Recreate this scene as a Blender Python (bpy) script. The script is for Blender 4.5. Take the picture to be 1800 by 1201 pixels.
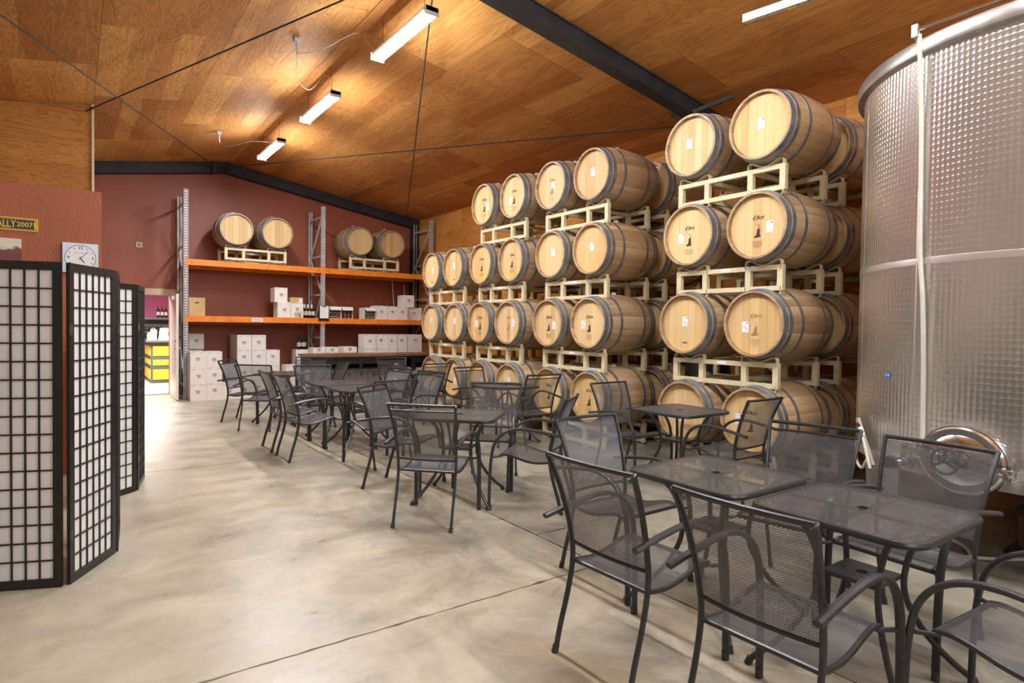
import bpy, bmesh, math, random
from math import sin, cos, pi, radians as RAD, sqrt, atan2
from mathutils import Vector, Matrix

for o in list(bpy.data.objects):
    bpy.data.objects.remove(o, do_unlink=True)
S = bpy.context.scene
C = S.collection
random.seed(7)

# ------------------------------------------------------------------ camera
cam = bpy.data.cameras.new('camera')
camo = bpy.data.objects.new('camera', cam); C.objects.link(camo)
cam.sensor_width = 36.0; cam.sensor_fit = 'HORIZONTAL'
cam.lens = 1073.156 / 1800 * 36.0
cam.clip_start = 0.05; cam.clip_end = 100
R3 = ((0.8121, -0.5834, 0.0142), (-0.00245, -0.0277, -0.99961), (0.58355, 0.81174, -0.02392))
right = Vector(R3[0]).normalized(); fwd = Vector(R3[2]).normalized()
up = right.cross(fwd).normalized(); right = fwd.cross(up)
m = Matrix((right, up, -fwd)).transposed().to_4x4(); m.translation = (0, 0, 1.5)
camo.matrix_world = m
S.camera = camo

# ------------------------------------------------------------------ world / exposure / lamps
w = bpy.data.worlds.new('world'); S.world = w; w.use_nodes = True
w.node_tree.nodes['Background'].inputs[0].default_value = (0.92, 0.96, 1.0, 1)
w.node_tree.nodes['Background'].inputs[1].default_value = 0.05
S.view_settings.view_transform = 'Standard'; S.view_settings.look = 'None'
S.view_settings.gamma = 1.0; S.view_settings.use_curve_mapping = False
S.view_settings.exposure = 1.1
TUBE_STRENGTH = 98.0

# strip lights hang along the ridge; those behind the camera go on in the same row
LIGHT_ROWS = [(2.815, 5.97), (2.815, 8.63), (2.815, 11.21)]
LIGHT_REAR = [(2.815, 3.31), (2.815, 0.65)]
for i, (x, y) in enumerate([(4.6, -3.4), (0.4, -3.4)]):  # unseen fill lights added behind the camera to soften the shade
    ld = bpy.data.lights.new('rear_fill_light', 'AREA'); ld.shape = 'RECTANGLE'; ld.size = 2.4; ld.size_y = 1.2
    ld.energy = 55; ld.color = (0.90, 0.95, 1.0)
    lo = bpy.data.objects.new('rear_fill_light', ld); C.objects.link(lo)
    lo.location = (x, y, 3.7)
    d = Vector((3.6, 6.0, 1.0)) - lo.location
    lo.rotation_euler = d.to_track_quat('-Z', 'Y').to_euler()
ld = bpy.data.lights.new('tasting_room_lamp', 'AREA'); ld.size = 1.2; ld.energy = 210; ld.color = (1, .98, .95)
lo = bpy.data.objects.new('tasting_room_lamp', ld); C.objects.link(lo); lo.location = (1.0, 16.2, 2.55)

# ------------------------------------------------------------------ material helpers
def nmat(name):
    mt = bpy.data.materials.new(name); mt.use_nodes = True
    nt = mt.node_tree
    return mt, nt, nt.nodes['Principled BSDF']
def N(nt, typ, **kw):
    n = nt.nodes.new(typ)
    for k, v in kw.items():
        if k == 'inp':
            for a, b in v.items(): n.inputs[a].default_value = b
        else: setattr(n, k, v)
    return n
def L(nt, a, b): nt.links.new(a, b)
def ramp(nt, fac, stops, interp='LINEAR'):
    r = nt.nodes.new('ShaderNodeValToRGB'); r.color_ramp.interpolation = interp
    e = r.color_ramp.elements
    while len(e) < len(stops): e.new(0.5)
    for el, (p, c) in zip(e, stops): el.position = p; el.color = (*c, 1)
    if fac is not None: L(nt, fac, r.inputs[0])
    return r
def mixc(nt, fac, a, b, blend='MIX'):
    n = nt.nodes.new('ShaderNodeMix'); n.data_type = 'RGBA'; n.blend_type = blend
    for s, v in ((n.inputs[0], fac), (n.inputs[6], a), (n.inputs[7], b)):
        if hasattr(v, 'links'): L(nt, v, s)
        elif isinstance(v, tuple): s.default_value = (*v, 1) if len(v) == 3 else v
        else: s.default_value = v
    return n.outputs[2]
def mth(nt, op, a, b=None, c=None):
    n = nt.nodes.new('ShaderNodeMath'); n.operation = op
    for i, v in enumerate((a, b, c)):
        if v is None: continue
        if hasattr(v, 'links'): L(nt, v, n.inputs[i])
        else: n.inputs[i].default_value = v
    return n.outputs[0]
def vmap(nt, src, scale, offset=None):
    n = nt.nodes.new('ShaderNodeVectorMath'); n.operation = 'MULTIPLY_ADD'
    L(nt, src, n.inputs[0]); n.inputs[1].default_value = scale
    if offset is not None:
        if hasattr(offset, 'links'): L(nt, offset, n.inputs[2])
        else: n.inputs[2].default_value = offset
    return n.outputs[0]
def noise(nt, vec, scale, detail=3, rough=.5, dist=0.0):
    n = nt.nodes.new('ShaderNodeTexNoise')
    n.inputs['Scale'].default_value = scale; n.inputs['Detail'].default_value = detail
    n.inputs['Roughness'].default_value = rough; n.inputs['Distortion'].default_value = dist
    if vec is not None: L(nt, vec, n.inputs['Vector'])
    return n.outputs['Fac']
def bump(nt, p, h, strength, dist=0.01):
    b = nt.nodes.new('ShaderNodeBump'); b.inputs['Strength'].default_value = strength
    b.inputs['Distance'].default_value = dist; L(nt, h, b.inputs['Height']); L(nt, b.outputs[0], p.inputs['Normal'])
def simple(name, col, rough=.5, metal=0.0, var=0.0, scale=8, bmp=0.0, spec=None, tint=False):
    mt, nt, p = nmat(name)
    p.inputs['Roughness'].default_value = rough; p.inputs['Metallic'].default_value = metal
    if spec is not None: p.inputs['Specular IOR Level'].default_value = spec
    tc = N(nt, 'ShaderNodeTexCoord')
    f = noise(nt, tc.outputs['Object'], scale, 4)
    lo_ = tuple(max(0, c * (1 - var)) for c in col); hi_ = tuple(min(1, c * (1 + var)) for c in col)
    r = ramp(nt, f, [(.3, lo_), (.7, hi_)])
    L(nt, r.outputs[0], p.inputs['Base Color'])
    if bmp: bump(nt, p, noise(nt, tc.outputs['Object'], scale * 6, 3), bmp, .003)
    return mt

# plywood sheet: veneer strips along local Y, cathedral grain, sheet tint per object
def plywood(name, dark, light, swirl=1.0, rough=.62):
    mt, nt, p = nmat(name)
    tc = N(nt, 'ShaderNodeTexCoord'); oi = N(nt, 'ShaderNodeObjectInfo')
    off = N(nt, 'ShaderNodeCombineXYZ')
    L(nt, mth(nt, 'MULTIPLY', oi.outputs['Random'], 91.0), off.inputs[0]); L(nt, mth(nt, 'MULTIPLY', oi.outputs['Random'], 57.0), off.inputs[1])
    v = vmap(nt, tc.outputs['Object'], (1, 1, 1), off.outputs[0])
    # strips
    warp = noise(nt, vmap(nt, v, (.9, .35, .9)), 1.0, 2)
    sx = N(nt, 'ShaderNodeSeparateXYZ'); L(nt, v, sx.inputs[0])
    xx = mth(nt, 'ADD', mth(nt, 'MULTIPLY', sx.outputs[0], 4.2), mth(nt, 'MULTIPLY', warp, 1.1))
    cell = N(nt, 'ShaderNodeTexWhiteNoise', noise_dimensions='1D'); L(nt, mth(nt, 'FLOOR', xx), cell.inputs['W'])
    # grain rings
    rn = noise(nt, vmap(nt, v, (2.4 * swirl, .42 * swirl, 2.4)), 1.0, 3, .55, .6)
    ring = mth(nt, 'SINE', mth(nt, 'MULTIPLY', rn, 95.0))
    ring = mth(nt, 'MULTIPLY_ADD', ring, .5, .5)
    fine = noise(nt, vmap(nt, v, (60, 2.2, 60)), 1.0, 2)
    col = ramp(nt, mth(nt, 'ADD', mth(nt, 'MULTIPLY', cell.outputs['Value'], .55), mth(nt, 'MULTIPLY', oi.outputs['Random'], .45)),
               [(0.1, dark), (.5, tuple((a + b) / 2 for a, b in zip(dark, light))), (.95, light)])
    k = mth(nt, 'MULTIPLY_ADD', mth(nt, 'POWER', ring, 2.0), -.13 - .10 * swirl, 1.10)
    k = mth(nt, 'MULTIPLY', k, mth(nt, 'MULTIPLY_ADD', fine, .5, .75))
    blot = noise(nt, vmap(nt, v, (1.3, .9, 1.3)), 1.0, 3)
    k = mth(nt, 'MULTIPLY', k, mth(nt, 'MULTIPLY_ADD', blot, .5, .75))
    vm = N(nt, 'ShaderNodeVectorMath', operation='SCALE'); L(nt, col.outputs[0], vm.inputs[0]); L(nt, k, vm.inputs['Scale'])
    # knots / patches
    vo = N(nt, 'ShaderNodeTexVoronoi'); vo.inputs['Scale'].default_value = 1.0; L(nt, vmap(nt, v, (1.5, 1.1, 1.5)), vo.inputs['Vector'])
    kn = ramp(nt, vo.outputs['Distance'], [(.035, (1, 1, 1)), (.06, (0, 0, 0))])
    c2 = mixc(nt, mth(nt, 'MULTIPLY', kn.outputs[0], .5), vm.outputs[0], tuple(c * .55 for c in dark))
    L(nt, c2, p.inputs['Base Color'])
    p.inputs['Roughness'].default_value = rough; p.inputs['Specular IOR Level'].default_value = .25
    bump(nt, p, ring, .12, .002)
    return mt

M = {}
M['ply_ceiling'] = plywood('ceiling_plywood', (.39, .140, .032), (.69, .335, .095))
M['ply_ceiling2'] = plywood('ceiling_plywood_swirl', (.42, .165, .042), (.71, .37, .115), 1.9)
M['ply_wall'] = plywood('wall_plywood', (.52, .20, .04), (.72, .34, .08), .8)
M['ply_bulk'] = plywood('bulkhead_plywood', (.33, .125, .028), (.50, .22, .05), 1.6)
M['black_steel'] = simple('black_steel', (.022, .023, .026), .55, .0, .35, 6)
M['rod'] = simple('tie_rod_steel', (.03, .028, .028), .5, .3)
M['rack_cream'] = simple('cream_rack_paint', (.66, .57, .36), .42, 0, .10, 14)
M['galv'] = simple('galvanised_hoop', (.235, .25, .275), .38, .55, .28, 10)
M['rack_grey'] = simple('grey_rack_steel', (.52, .52, .53), .5, .2, .15, 9)
M['orange'] = simple('orange_beam_paint', (.82, .235, .02), .42, 0, .16, 5)
M['deck'] = simple('deck_board', (.56, .40, .22), .7, 0, .25, 7)
M['white_card'] = simple('white_carton', (.80, .77, .72), .75, 0, .05, 5)
M['kraft'] = simple('kraft_carton', (.60, .40, .19), .75, 0, .12, 6)
M['mark_ink'] = simple('carton_ink', (.13, .125, .13), .7)
M['ink'] = simple('printing_ink', (.05, .05, .05), .7)
M['tape'] = simple('carton_tape', (.70, .62, .48), .35)
M['frame'] = simple('charcoal_powder_coat', (.038, .038, .042), .34, .25, .2, 30)
M['mesh'] = simple('charcoal_expanded_metal', (.115, .115, .124), .34, .3, .15, 20)
M['mesh_top'] = simple('charcoal_table_mesh', (.095, .092, .089), .20, .05, .15, 20)
for _k, _w in (('mesh', .4), ('mesh_top', 1.0)):
    _p = M[_k].node_tree.nodes['Principled BSDF']; _p.inputs['Sheen Weight'].default_value = _w; _p.inputs['Sheen Roughness'].default_value = .25
M['cap'] = simple('black_rubber_foot', (.03, .03, .03), .6)
M['paper'] = simple('rice_paper', (.72, .70, .685), .8, 0, .06, 4)
M['lacquer'] = simple('black_lacquer', (.012, .012, .013), .32, 0, .3, 12)
M['brass'] = simple('brass_hinge', (.5, .32, .1), .4, .8)
M['door_white'] = simple('white_door_paint', (.78, .75, .68), .3, 0, .06, 3)
M['trim_cream'] = simple('cream_trim_paint', (.66, .57, .38), .45, 0, .06, 4)
M['silver'] = simple('brushed_silver', (.43, .44, .48), .3, .3, .06, 6)
M['white_plastic'] = simple('white_plastic', (.82, .80, .76), .4)
M['hose'] = simple('clear_white_hose', (.60, .57, .48), .3, 0, .08, 12)
M['red'] = simple('red_print', (.72, .05, .02), .5)
M['yellow'] = simple('yellow_paint', (.86, .54, .03), .45, 0, .08, 4)
M['blue'] = simple('blue_masking_tape', (.02, .13, .72), .6, 0, .1, 10)
M['wine_glass'] = simple('dark_bottle_glass', (.008, .007, .009), .12)
M['foil'] = simple('bottle_foil', (.02, .018, .02), .35, .3)
M['foil_red'] = simple('red_bottle_foil', (.45, .03, .03), .35, .3)
M['bottle_label'] = simple('bottle_label', (.55, .50, .36), .6, 0, .3, 40)
M['bench_wood'] = simple('bench_top_wood', (.20, .085, .035), .4, 0, .3, 4)
M['bench_black'] = simple('bench_frame_black', (.013, .014, .018), .5)
M['grey_paint'] = simple('dark_grey_paint', (.07, .075, .075), .5)
M['magenta'] = simple('magenta_wall_paint', (.52, .10, .25), .6, 0, .06, 2)
M['gauge_beige'] = simple('gauge_beige', (.42, .38, .30), .5)
M['chrome'] = simple('chrome', (.76, .76, .76), .16, 1.0)
M['skirt'] = simple('tank_skirt_steel', (.50, .49, .47), .5, 1.0, .1, 6)
M['dull_steel'] = simple('dull_steel', (.48, .47, .45), .36, .9, .15, 10)
M['stamp'] = simple('burnt_stamp', (.055, .022, .012), .8)
M['stamp_pale'] = simple('pale_burnt_stamp', (.36, .20, .09), .8)
M['yellow_tape'] = simple('yellow_tape', (.88, .56, .02), .6)
M['sticker'] = simple('white_sticker', (.86, .85, .86), .5)
M['grey_ink'] = simple('grey_ink', (.42, .42, .46), .7)
M['black_plastic'] = simple('black_plastic', (.012, .012, .013), .35)
M['amber'] = simple('amber_filter_jar', (.12, .06, .03), .15)
M['green'] = simple('green_plastic', (.02, .24, .09), .5)
M['bung'] = simple('silicone_bung', (.62, .58, .52), .5)
M['cork_tool'] = simple('steel_tool', (.6, .6, .6), .25, .9)
M['concrete_joint'] = simple('joint_filler', (.035, .028, .022), .9)

def emis(name, col, st):
    mt, nt, p = nmat(name)
    p.inputs['Base Color'].default_value = (.9, .9, .9, 1)
    p.inputs['Emission Color'].default_value = (*col, 1); p.inputs['Emission Strength'].default_value = st
    return mt
M['tube'] = emis('lit_light_lens', (.95, .972, 1.0), TUBE_STRENGTH)

def oak(name, cols, axis, stain):
    mt, nt, p = nmat(name)
    tc = N(nt, 'ShaderNodeTexCoord'); oi = N(nt, 'ShaderNodeObjectInfo')
    off = N(nt, 'ShaderNodeCombineXYZ')
    for i in range(3): L(nt, mth(nt, 'MULTIPLY', oi.outputs['Random'], 31.0 + 17 * i), off.inputs[i])
    v = vmap(nt, tc.outputs['Object'], (1, 1, 1), off.outputs[0])
    sc = {'x': (2.2, 45, 45), 'z': (45, 45, 2.0)}[axis]
    g = noise(nt, vmap(nt, v, sc), 1.0, 3, .6)
    sc2 = {'x': (1.2, 9, 9), 'z': (9, 9, 1.2)}[axis]
    g2 = noise(nt, vmap(nt, v, sc2), 1.0, 2)
    f = mth(nt, 'ADD', mth(nt, 'MULTIPLY', oi.outputs['Random'], .55), mth(nt, 'ADD', mth(nt, 'MULTIPLY', g, .45), mth(nt, 'MULTIPLY', g2, .35)))
    f = mth(nt, 'MULTIPLY', f, .82)
    r = ramp(nt, f, [(.2, cols[0]), (.55, cols[1]), (.95, cols[2])])
    c = mixc(nt, 1.0, r.outputs[0], oi.outputs['Color'], 'MULTIPLY')
    if stain:
        s = ramp(nt, noise(nt, vmap(nt, v, (6, 14, 14)), 1.0, 4, .65), [(.60, (0, 0, 0)), (.78, (1, 1, 1))])
        c = mixc(nt, mth(nt, 'MULTIPLY', s.outputs[0], stain), c, (.09, .045, .025))
    L(nt, c, p.inputs['Base Color'])
    p.inputs['Roughness'].default_value = .55
    bump(nt, p, g, .12, .002)
    return mt
M['stave'] = oak('oak_stave', ((.30, .185, .095), (.47, .315, .175), (.62, .45, .275)), 'x', .55)
M['head'] = oak('oak_head', ((.56, .36, .15), (.72, .51, .25), (.80, .61, .34)), 'z', .0)

def painted_wall(name, c0, c1, bscale, bst, rough=.45):
    mt, nt, p = nmat(name)
    g = N(nt, 'ShaderNodeNewGeometry')
    f = noise(nt, g.outputs['Position'], 1.3, 4)
    r = ramp(nt, f, [(.3, c0), (.7, c1)])
    L(nt, r.outputs[0], p.inputs['Base Color']); p.inputs['Roughness'].default_value = rough
    bump(nt, p, noise(nt, g.outputs['Position'], bscale, 2, .4), bst, .006)
    return mt
M['wall_red'] = painted_wall('brick_red_wall_paint', (.31, .080, .036), (.37, .099, .047), 60, .35, .45)
M['wall_rust'] = painted_wall('rust_textured_wall_paint', (.36, .092, .032), (.41, .110, .040), 70, .8, .42)
M['wall_plain'] = painted_wall('pale_wall_paint', (.55, .46, .36), (.60, .50, .40), 60, .3, .6)

def concrete(name='sealed_concrete', dim=(1.0, 1.0, 1.0)):
    mt, nt, p = nmat(name)
    g = N(nt, 'ShaderNodeNewGeometry'); P = g.outputs['Position']
    a = noise(nt, P, .45, 5, .6, .4); b = noise(nt, vmap(nt, P, (1.0, 1.7, 1)), 1.9, 6, .65, .5); c = noise(nt, P, 16, 5, .7)
    f = mth(nt, 'ADD', mth(nt, 'MULTIPLY', a, .42), mth(nt, 'ADD', mth(nt, 'MULTIPLY', b, .42), mth(nt, 'MULTIPLY', c, .16)))
    r = ramp(nt, f, [(.33, (.235, .202, .152)), (.46, (.385, .340, .252)), (.56, (.49, .438, .328)), (.68, (.57, .512, .395))])
    # worn grey traffic stains and ochre stains; grey is boosted towards +X to paint in shade
    st = noise(nt, vmap(nt, P, (1.7, 1.1, 1)), 1.0, 7, .72, 1.0)
    sx = N(nt, 'ShaderNodeSeparateXYZ'); L(nt, P, sx.inputs[0])
    side = N(nt, 'ShaderNodeMapRange'); L(nt, sx.outputs[0], side.inputs[0])
    side.inputs[1].default_value = .9; side.inputs[2].default_value = 2.6
    rs = ramp(nt, st, [(.44, (0, 0, 0)), (.62, (1, 1, 1))])
    c1 = mixc(nt, mth(nt, 'MULTIPLY', rs.outputs[0], mth(nt, 'MULTIPLY_ADD', side.outputs[0], .72, .12)), r.outputs[0], (.15, .138, .125))
    oc = ramp(nt, noise(nt, vmap(nt, P, (1, 1, 1), (9, 4, 0)), 1.1, 4, .6, .8), [(.56, (0, 0, 0)), (.74, (1, 1, 1))])
    c2 = mixc(nt, mth(nt, 'MULTIPLY', oc.outputs[0], .45), c1, (.44, .31, .15))
    sp = ramp(nt, noise(nt, P, 75, 2, .5), [(.24, (1, 1, 1)), (.29, (0, 0, 0))])
    c3 = mixc(nt, mth(nt, 'MULTIPLY', sp.outputs[0], .5), c2, (.10, .09, .08))
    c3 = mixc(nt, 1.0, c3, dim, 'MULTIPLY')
    L(nt, c3, p.inputs['Base Color'])
    rr = N(nt, 'ShaderNodeMapRange'); L(nt, b, rr.inputs[0])
    rr.inputs[1].default_value = .3; rr.inputs[2].default_value = .7; rr.inputs[3].default_value = .26; rr.inputs[4].default_value = .46
    L(nt, rr.outputs[0], p.inputs['Roughness'])
    bump(nt, p, mth(nt, 'ADD', b, mth(nt, 'MULTIPLY', c, .25)), .06, .01)
    return mt
M['concrete'] = concrete(); M['concrete_shaded'] = concrete('shaded_concrete', (.68, .69, .71))  # +X slabs: the dimmer light there is put into the colour

def tank_metal():
    # engine-turned stainless: rows of overlapping polished discs as fine relief (UV = metres along the shell)
    mt, nt, p = nmat('engine_turned_stainless')
    uv = N(nt, 'ShaderNodeUVMap'); uv.uv_map = 'shell'
    sx = N(nt, 'ShaderNodeSeparateXYZ'); L(nt, uv.outputs[0], sx.inputs[0])
    u = mth(nt, 'DIVIDE', sx.outputs[0], .0325); v = mth(nt, 'DIVIDE', sx.outputs[1], .0375)
    fu = mth(nt, 'SUBTRACT', mth(nt, 'FRACT', u), .5); fv = mth(nt, 'FRACT', v)
    d = mth(nt, 'SQRT', mth(nt, 'ADD', mth(nt, 'MULTIPLY', fu, fu), mth(nt, 'MULTIPLY', fv, fv)))
    cone = mth(nt, 'MULTIPLY', d, 1.0)
    h = mth(nt, 'MULTIPLY', cone, .8)
    p.inputs['Metallic'].default_value = 1.0
    nz = noise(nt, vmap(nt, uv.outputs[0], (.9, .7, 1)), 1.0, 4)
    col = ramp(nt, nz, [(.3, (.72, .705, .69)), (.7, (.84, .83, .82))])
    L(nt, col.outputs[0], p.inputs['Base Color'])
    p.inputs['Roughness'].default_value = .30
    b = N(nt, 'ShaderNodeBump'); b.inputs['Strength'].default_value = .75; b.inputs['Distance'].default_value = .014
    L(nt, h, b.inputs['Height']); L(nt, b.outputs[0], p.inputs['Normal'])
    return mt
M['tank'] = tank_metal()
M['tank_band'] = simple('polished_weld_band', (.80, .79, .78), .38, 1.0, .05, 6)

def painting_mat():
    mt, nt, p = nmat('abstract_canvas')
    tc = N(nt, 'ShaderNodeTexCoord')
    sx = N(nt, 'ShaderNodeSeparateXYZ'); L(nt, tc.outputs['Object'], sx.inputs[0])
    f = mth(nt, 'ADD', mth(nt, 'MULTIPLY', sx.outputs[2], 2.5), mth(nt, 'MULTIPLY', noise(nt, tc.outputs['Object'], 7, 5, .7, 1.0), .5))
    r = ramp(nt, f, [(.25, (.42, .48, .38)), (.45, (.30, .16, .10)), (.62, (.17, .05, .05)), (.88, (.20, .06, .06)), (.95, (.72, .70, .52))])
    L(nt, r.outputs[0], p.inputs['Base Color']); p.inputs['Roughness'].default_value = .6
    return mt
M['canvas'] = painting_mat()

# ------------------------------------------------------------------ mesh helpers
class MB:
    def __init__(s): s.v = []; s.f = []; s.mi = []; s.m = 0
    def face(s, idx): s.f.append(tuple(idx)); s.mi.append(s.m)
    def add(s, vs, fs):
        b = len(s.v); s.v += [tuple(v) for v in vs]
        for f in fs: s.face([b + i for i in f])
    def box(s, x0, x1, y0, y1, z0, z1):
        s.add([(x0, y0, z0), (x1, y0, z0), (x1, y1, z0), (x0, y1, z0), (x0, y0, z1), (x1, y0, z1), (x1, y1, z1), (x0, y1, z1)],
              [(3, 2, 1, 0), (4, 5, 6, 7), (0, 1, 5, 4), (1, 2, 6, 5), (2, 3, 7, 6), (3, 0, 4, 7)])
    def bar(s, a, b, wx, wy, upv=(0, 0, 1)):
        a = Vector(a); b = Vector(b); d = (b - a).normalized(); u = Vector(upv)
        if abs(d.dot(u)) > .98: u = Vector((1, 0, 0))
        r = d.cross(u).normalized(); u = r.cross(d)
        vs = []
        for p in (a, b):
            for i, j in ((-1, -1), (1, -1), (1, 1), (-1, 1)): vs.append(p + r * (i * wx / 2) + u * (j * wy / 2))
        s.add(vs, [(3, 2, 1, 0), (4, 5, 6, 7), (0, 1, 5, 4), (1, 2, 6, 5), (2, 3, 7, 6), (3, 0, 4, 7)])
    def tube(s, pts, rx, n=8, ry=None, cap=True, closed=False, upv=None):
        pts = [Vector(p) for p in pts]; ry = rx if ry is None else ry; k = len(pts); b = len(s.v)
        T = []
        for i in range(k):
            if closed: d = pts[(i + 1) % k] - pts[i - 1]
            else: d = pts[min(i + 1, k - 1)] - pts[max(i - 1, 0)]
            T.append(d.normalized())
        u = Vector(upv) if upv else Vector((0, 0, 1))
        if abs(T[0].dot(u)) > .95 and not upv: u = Vector((1, 0, 0))
        r = T[0].cross(u).normalized(); u = r.cross(T[0])
        for i in range(k):
            if i:
                if upv:
                    u = Vector(upv); r = T[i].cross(u).normalized(); u = r.cross(T[i])
                else:
                    q = T[i - 1].rotation_difference(T[i]); r = q @ r; u = q @ u
            for j in range(n):
                a = 2 * pi * j / n; s.v.append(tuple(pts[i] + r * (cos(a) * rx) + u * (sin(a) * ry)))
        for i in range(k if closed else k - 1):
            i2 = (i + 1) % k
            for j in range(n):
                j2 = (j + 1) % n; s.face((b + i * n + j, b + i * n + j2, b + i2 * n + j2, b + i2 * n + j))
        if cap and not closed:
            s.face([b + j for j in range(n)][::-1]); s.face([b + (k - 1) * n + j for j in range(n)])
    def lathe(s, prof, n=32, axis='z', c=(0, 0, 0), a0=0.0, a1=2 * pi):
        full = abs(a1 - a0 - 2 * pi) < 1e-6; b = len(s.v); mcount = n if full else n + 1
        for (r, h) in prof:
            for j in range(mcount):
                a = a0 + (a1 - a0) * j / n
                if axis == 'z': q = (r * cos(a), r * sin(a), h)
                elif axis == 'x': q = (h, r * cos(a), r * sin(a))
                else: q = (r * cos(a), h, r * sin(a))
                s.v.append((q[0] + c[0], q[1] + c[1], q[2] + c[2]))
        for i in range(len(prof) - 1):
            for j in range(n):
                j2 = (j + 1) % mcount
                s.face((b + i * mcount + j, b + i * mcount + j2, b + (i + 1) * mcount + j2, b + (i + 1) * mcount + j))
    def poly(s, pts): s.add(pts, [tuple(range(len(pts)))])
    def mesh(s, name, mats, smooth=True, angle=35, merge=False):
        me = bpy.data.meshes.new(name); me.from_pydata(s.v, [], s.f)
        if not isinstance(mats, (list, tuple)): mats = [mats]
        for mt in mats: me.materials.append(mt)
        if len(mats) > 1: me.polygons.foreach_set('material_index', s.mi)
        bm = bmesh.new(); bm.from_mesh(me)
        if merge: bmesh.ops.remove_doubles(bm, verts=bm.verts, dist=1e-5)
        bmesh.ops.recalc_face_normals(bm, faces=bm.faces); bm.to_mesh(me); bm.free()
        if smooth:
            me.polygons.foreach_set('use_smooth', [True] * len(me.polygons)); me.set_sharp_from_angle(angle=RAD(angle))
        me.update(); return me
    def build(s, name, mats, parent=None, **kw):
        return link(name, s.mesh(name, mats, **kw), parent)
def link(name, me, parent=None, loc=None, rot=None):
    o = bpy.data.objects.new(name, me); C.objects.link(o)
    if parent: o.parent = parent
    if loc: o.location = loc
    if rot: o.rotation_euler = rot
    return o
def tag(o, label, cat, group=None):
    o['label'] = label; o['category'] = cat
    if group: o['group'] = group
    return o
def thing(name, label, cat, loc=(0, 0, 0), rz=0.0, group=None):
    o = bpy.data.objects.new(name, None); C.objects.link(o); o.empty_display_size = .1
    o.location = loc; o.rotation_euler = (0, 0, rz); return tag(o, label, cat, group)
def stuff(o): o['kind'] = 'stuff'; return o
def struct(o): o['kind'] = 'structure'; return o
KIDS = {}
def kids(o): return [c for c in bpy.data.objects if c.parent == o]
def freeze(o):
    # remember the tree once so copying stays quick
    KIDS[o.name] = [(c, kids(c)) for c in kids(o)]
    return o
def dup(src, loc, rz, label, group=None, color=None, cat=None):
    r = src.copy(); C.objects.link(r); r.location = loc; r.rotation_euler = (0, 0, rz); r['label'] = label
    if group: r['group'] = group
    for c, gs in KIDS[src.name]:
        c2 = c.copy(); C.objects.link(c2); c2.parent = r
        if color: c2.color = color
        for g in gs:
            g2 = g.copy(); C.objects.link(g2); g2.parent = c2
            if color: g2.color = color
    return r
def text_mesh(txt, size, mat, ext=.0006, align='CENTER', bold=0.0):
    cu = bpy.data.curves.new('lettering', 'FONT'); cu.body = txt; cu.size = size; cu.extrude = ext
    cu.offset = bold * size; cu.align_x = align; cu.align_y = 'CENTER'; cu.resolution_u = 3
    o = bpy.data.objects.new('lettering_tmp', cu); C.objects.link(o)
    dg = bpy.context.evaluated_depsgraph_get(); me = bpy.data.meshes.new_from_object(o.evaluated_get(dg))
    bpy.data.objects.remove(o); bpy.data.curves.remove(cu)
    me.materials.clear(); me.materials.append(mat); return me
def arc(c, r, a0, a1, n, plane='yz', x=0.0):
    out = []
    for i in range(n + 1):
        a = a0 + (a1 - a0) * i / n; p, q = c[0] + r * cos(a), c[1] + r * sin(a)
        out.append({'yz': (x, p, q), 'xz': (p, x, q), 'xy': (p, q, x)}[plane])
    return out
def spline(pts, n=6):
    pts = [Vector(p) for p in pts]; out = []
    for i in range(len(pts) - 1):
        p0 = pts[max(i - 1, 0)]; p1 = pts[i]; p2 = pts[i + 1]; p3 = pts[min(i + 2, len(pts) - 1)]
        for k in range(n):
            t = k / n
            out.append(.5 * ((2 * p1) + (p2 - p0) * t + (2 * p0 - 5 * p1 + 4 * p2 - p3) * t * t + (3 * p1 - p0 - 3 * p2 + p3) * t ** 3))
    out.append(pts[-1]); return out

# ================================================================== THE ROOM
RX, RZ, SL = 2.65, 4.92, .16            # ridge x, ridge z, roof slope
XR, XL, YB, YF = 7.25, -4.2, 14.4, -5.0
def roof_z(x): return RZ - SL * abs(x - RX)

# floor: a dark bed with sealed slabs parted by sawn joints
b = MB(); b.box(XL, XR, YF, 24, -.3, -.02)
floor = struct(b.build('floor', M['concrete_joint']))
def slab(x0, x1, y0, y1, mat='concrete'):
    g = .0055; pts = []
    def edge(ax, ay, bx, by):
        n = max(2, int(max(abs(bx - ax), abs(by - ay)) / .06))
        for i in range(n):
            t = i / n; j = random.uniform(-.0035, .003) if 0 < i else 0
            if random.random() < .05: j -= .006
            x = ax + (bx - ax) * t; y = ay + (by - ay) * t
            nx, ny = (0, 1) if ay == by else (1, 0)
            sgn = 1 if (ny and ay == y0 + g) or (nx and ax == x0 + g) else -1
            pts.append((x - nx * j * sgn, y - ny * j * sgn))
    edge(x0 + g, y0 + g, x1 - g, y0 + g); edge(x1 - g, y0 + g, x1 - g, y1 - g)
    edge(x1 - g, y1 - g, x0 + g, y1 - g); edge(x0 + g, y1 - g, x0 + g, y0 + g)
    bb = MB(); n = len(pts)
    bb.add([(x, y, 0) for x, y in pts] + [(x, y, -.019) for x, y in pts],
           [tuple(range(n))] + [(i, n + i, n + (i + 1) % n, (i + 1) % n) for i in range(n)])
    return bb.build('slab', M[mat], floor, smooth=False)
ys = [YF, -1.46, 2.78, 7.02, 11.26, 14.42]
for i in range(5): slab(XL, 2.71, ys[i], ys[i + 1])
yr = [YF, -.8, 3.44, 7.68, 11.9, 14.42]
for i in range(5): slab(2.71, XR, yr[i], yr[i + 1], 'concrete_shaded')
slab(XL, XR, 14.42, 24)

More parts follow.
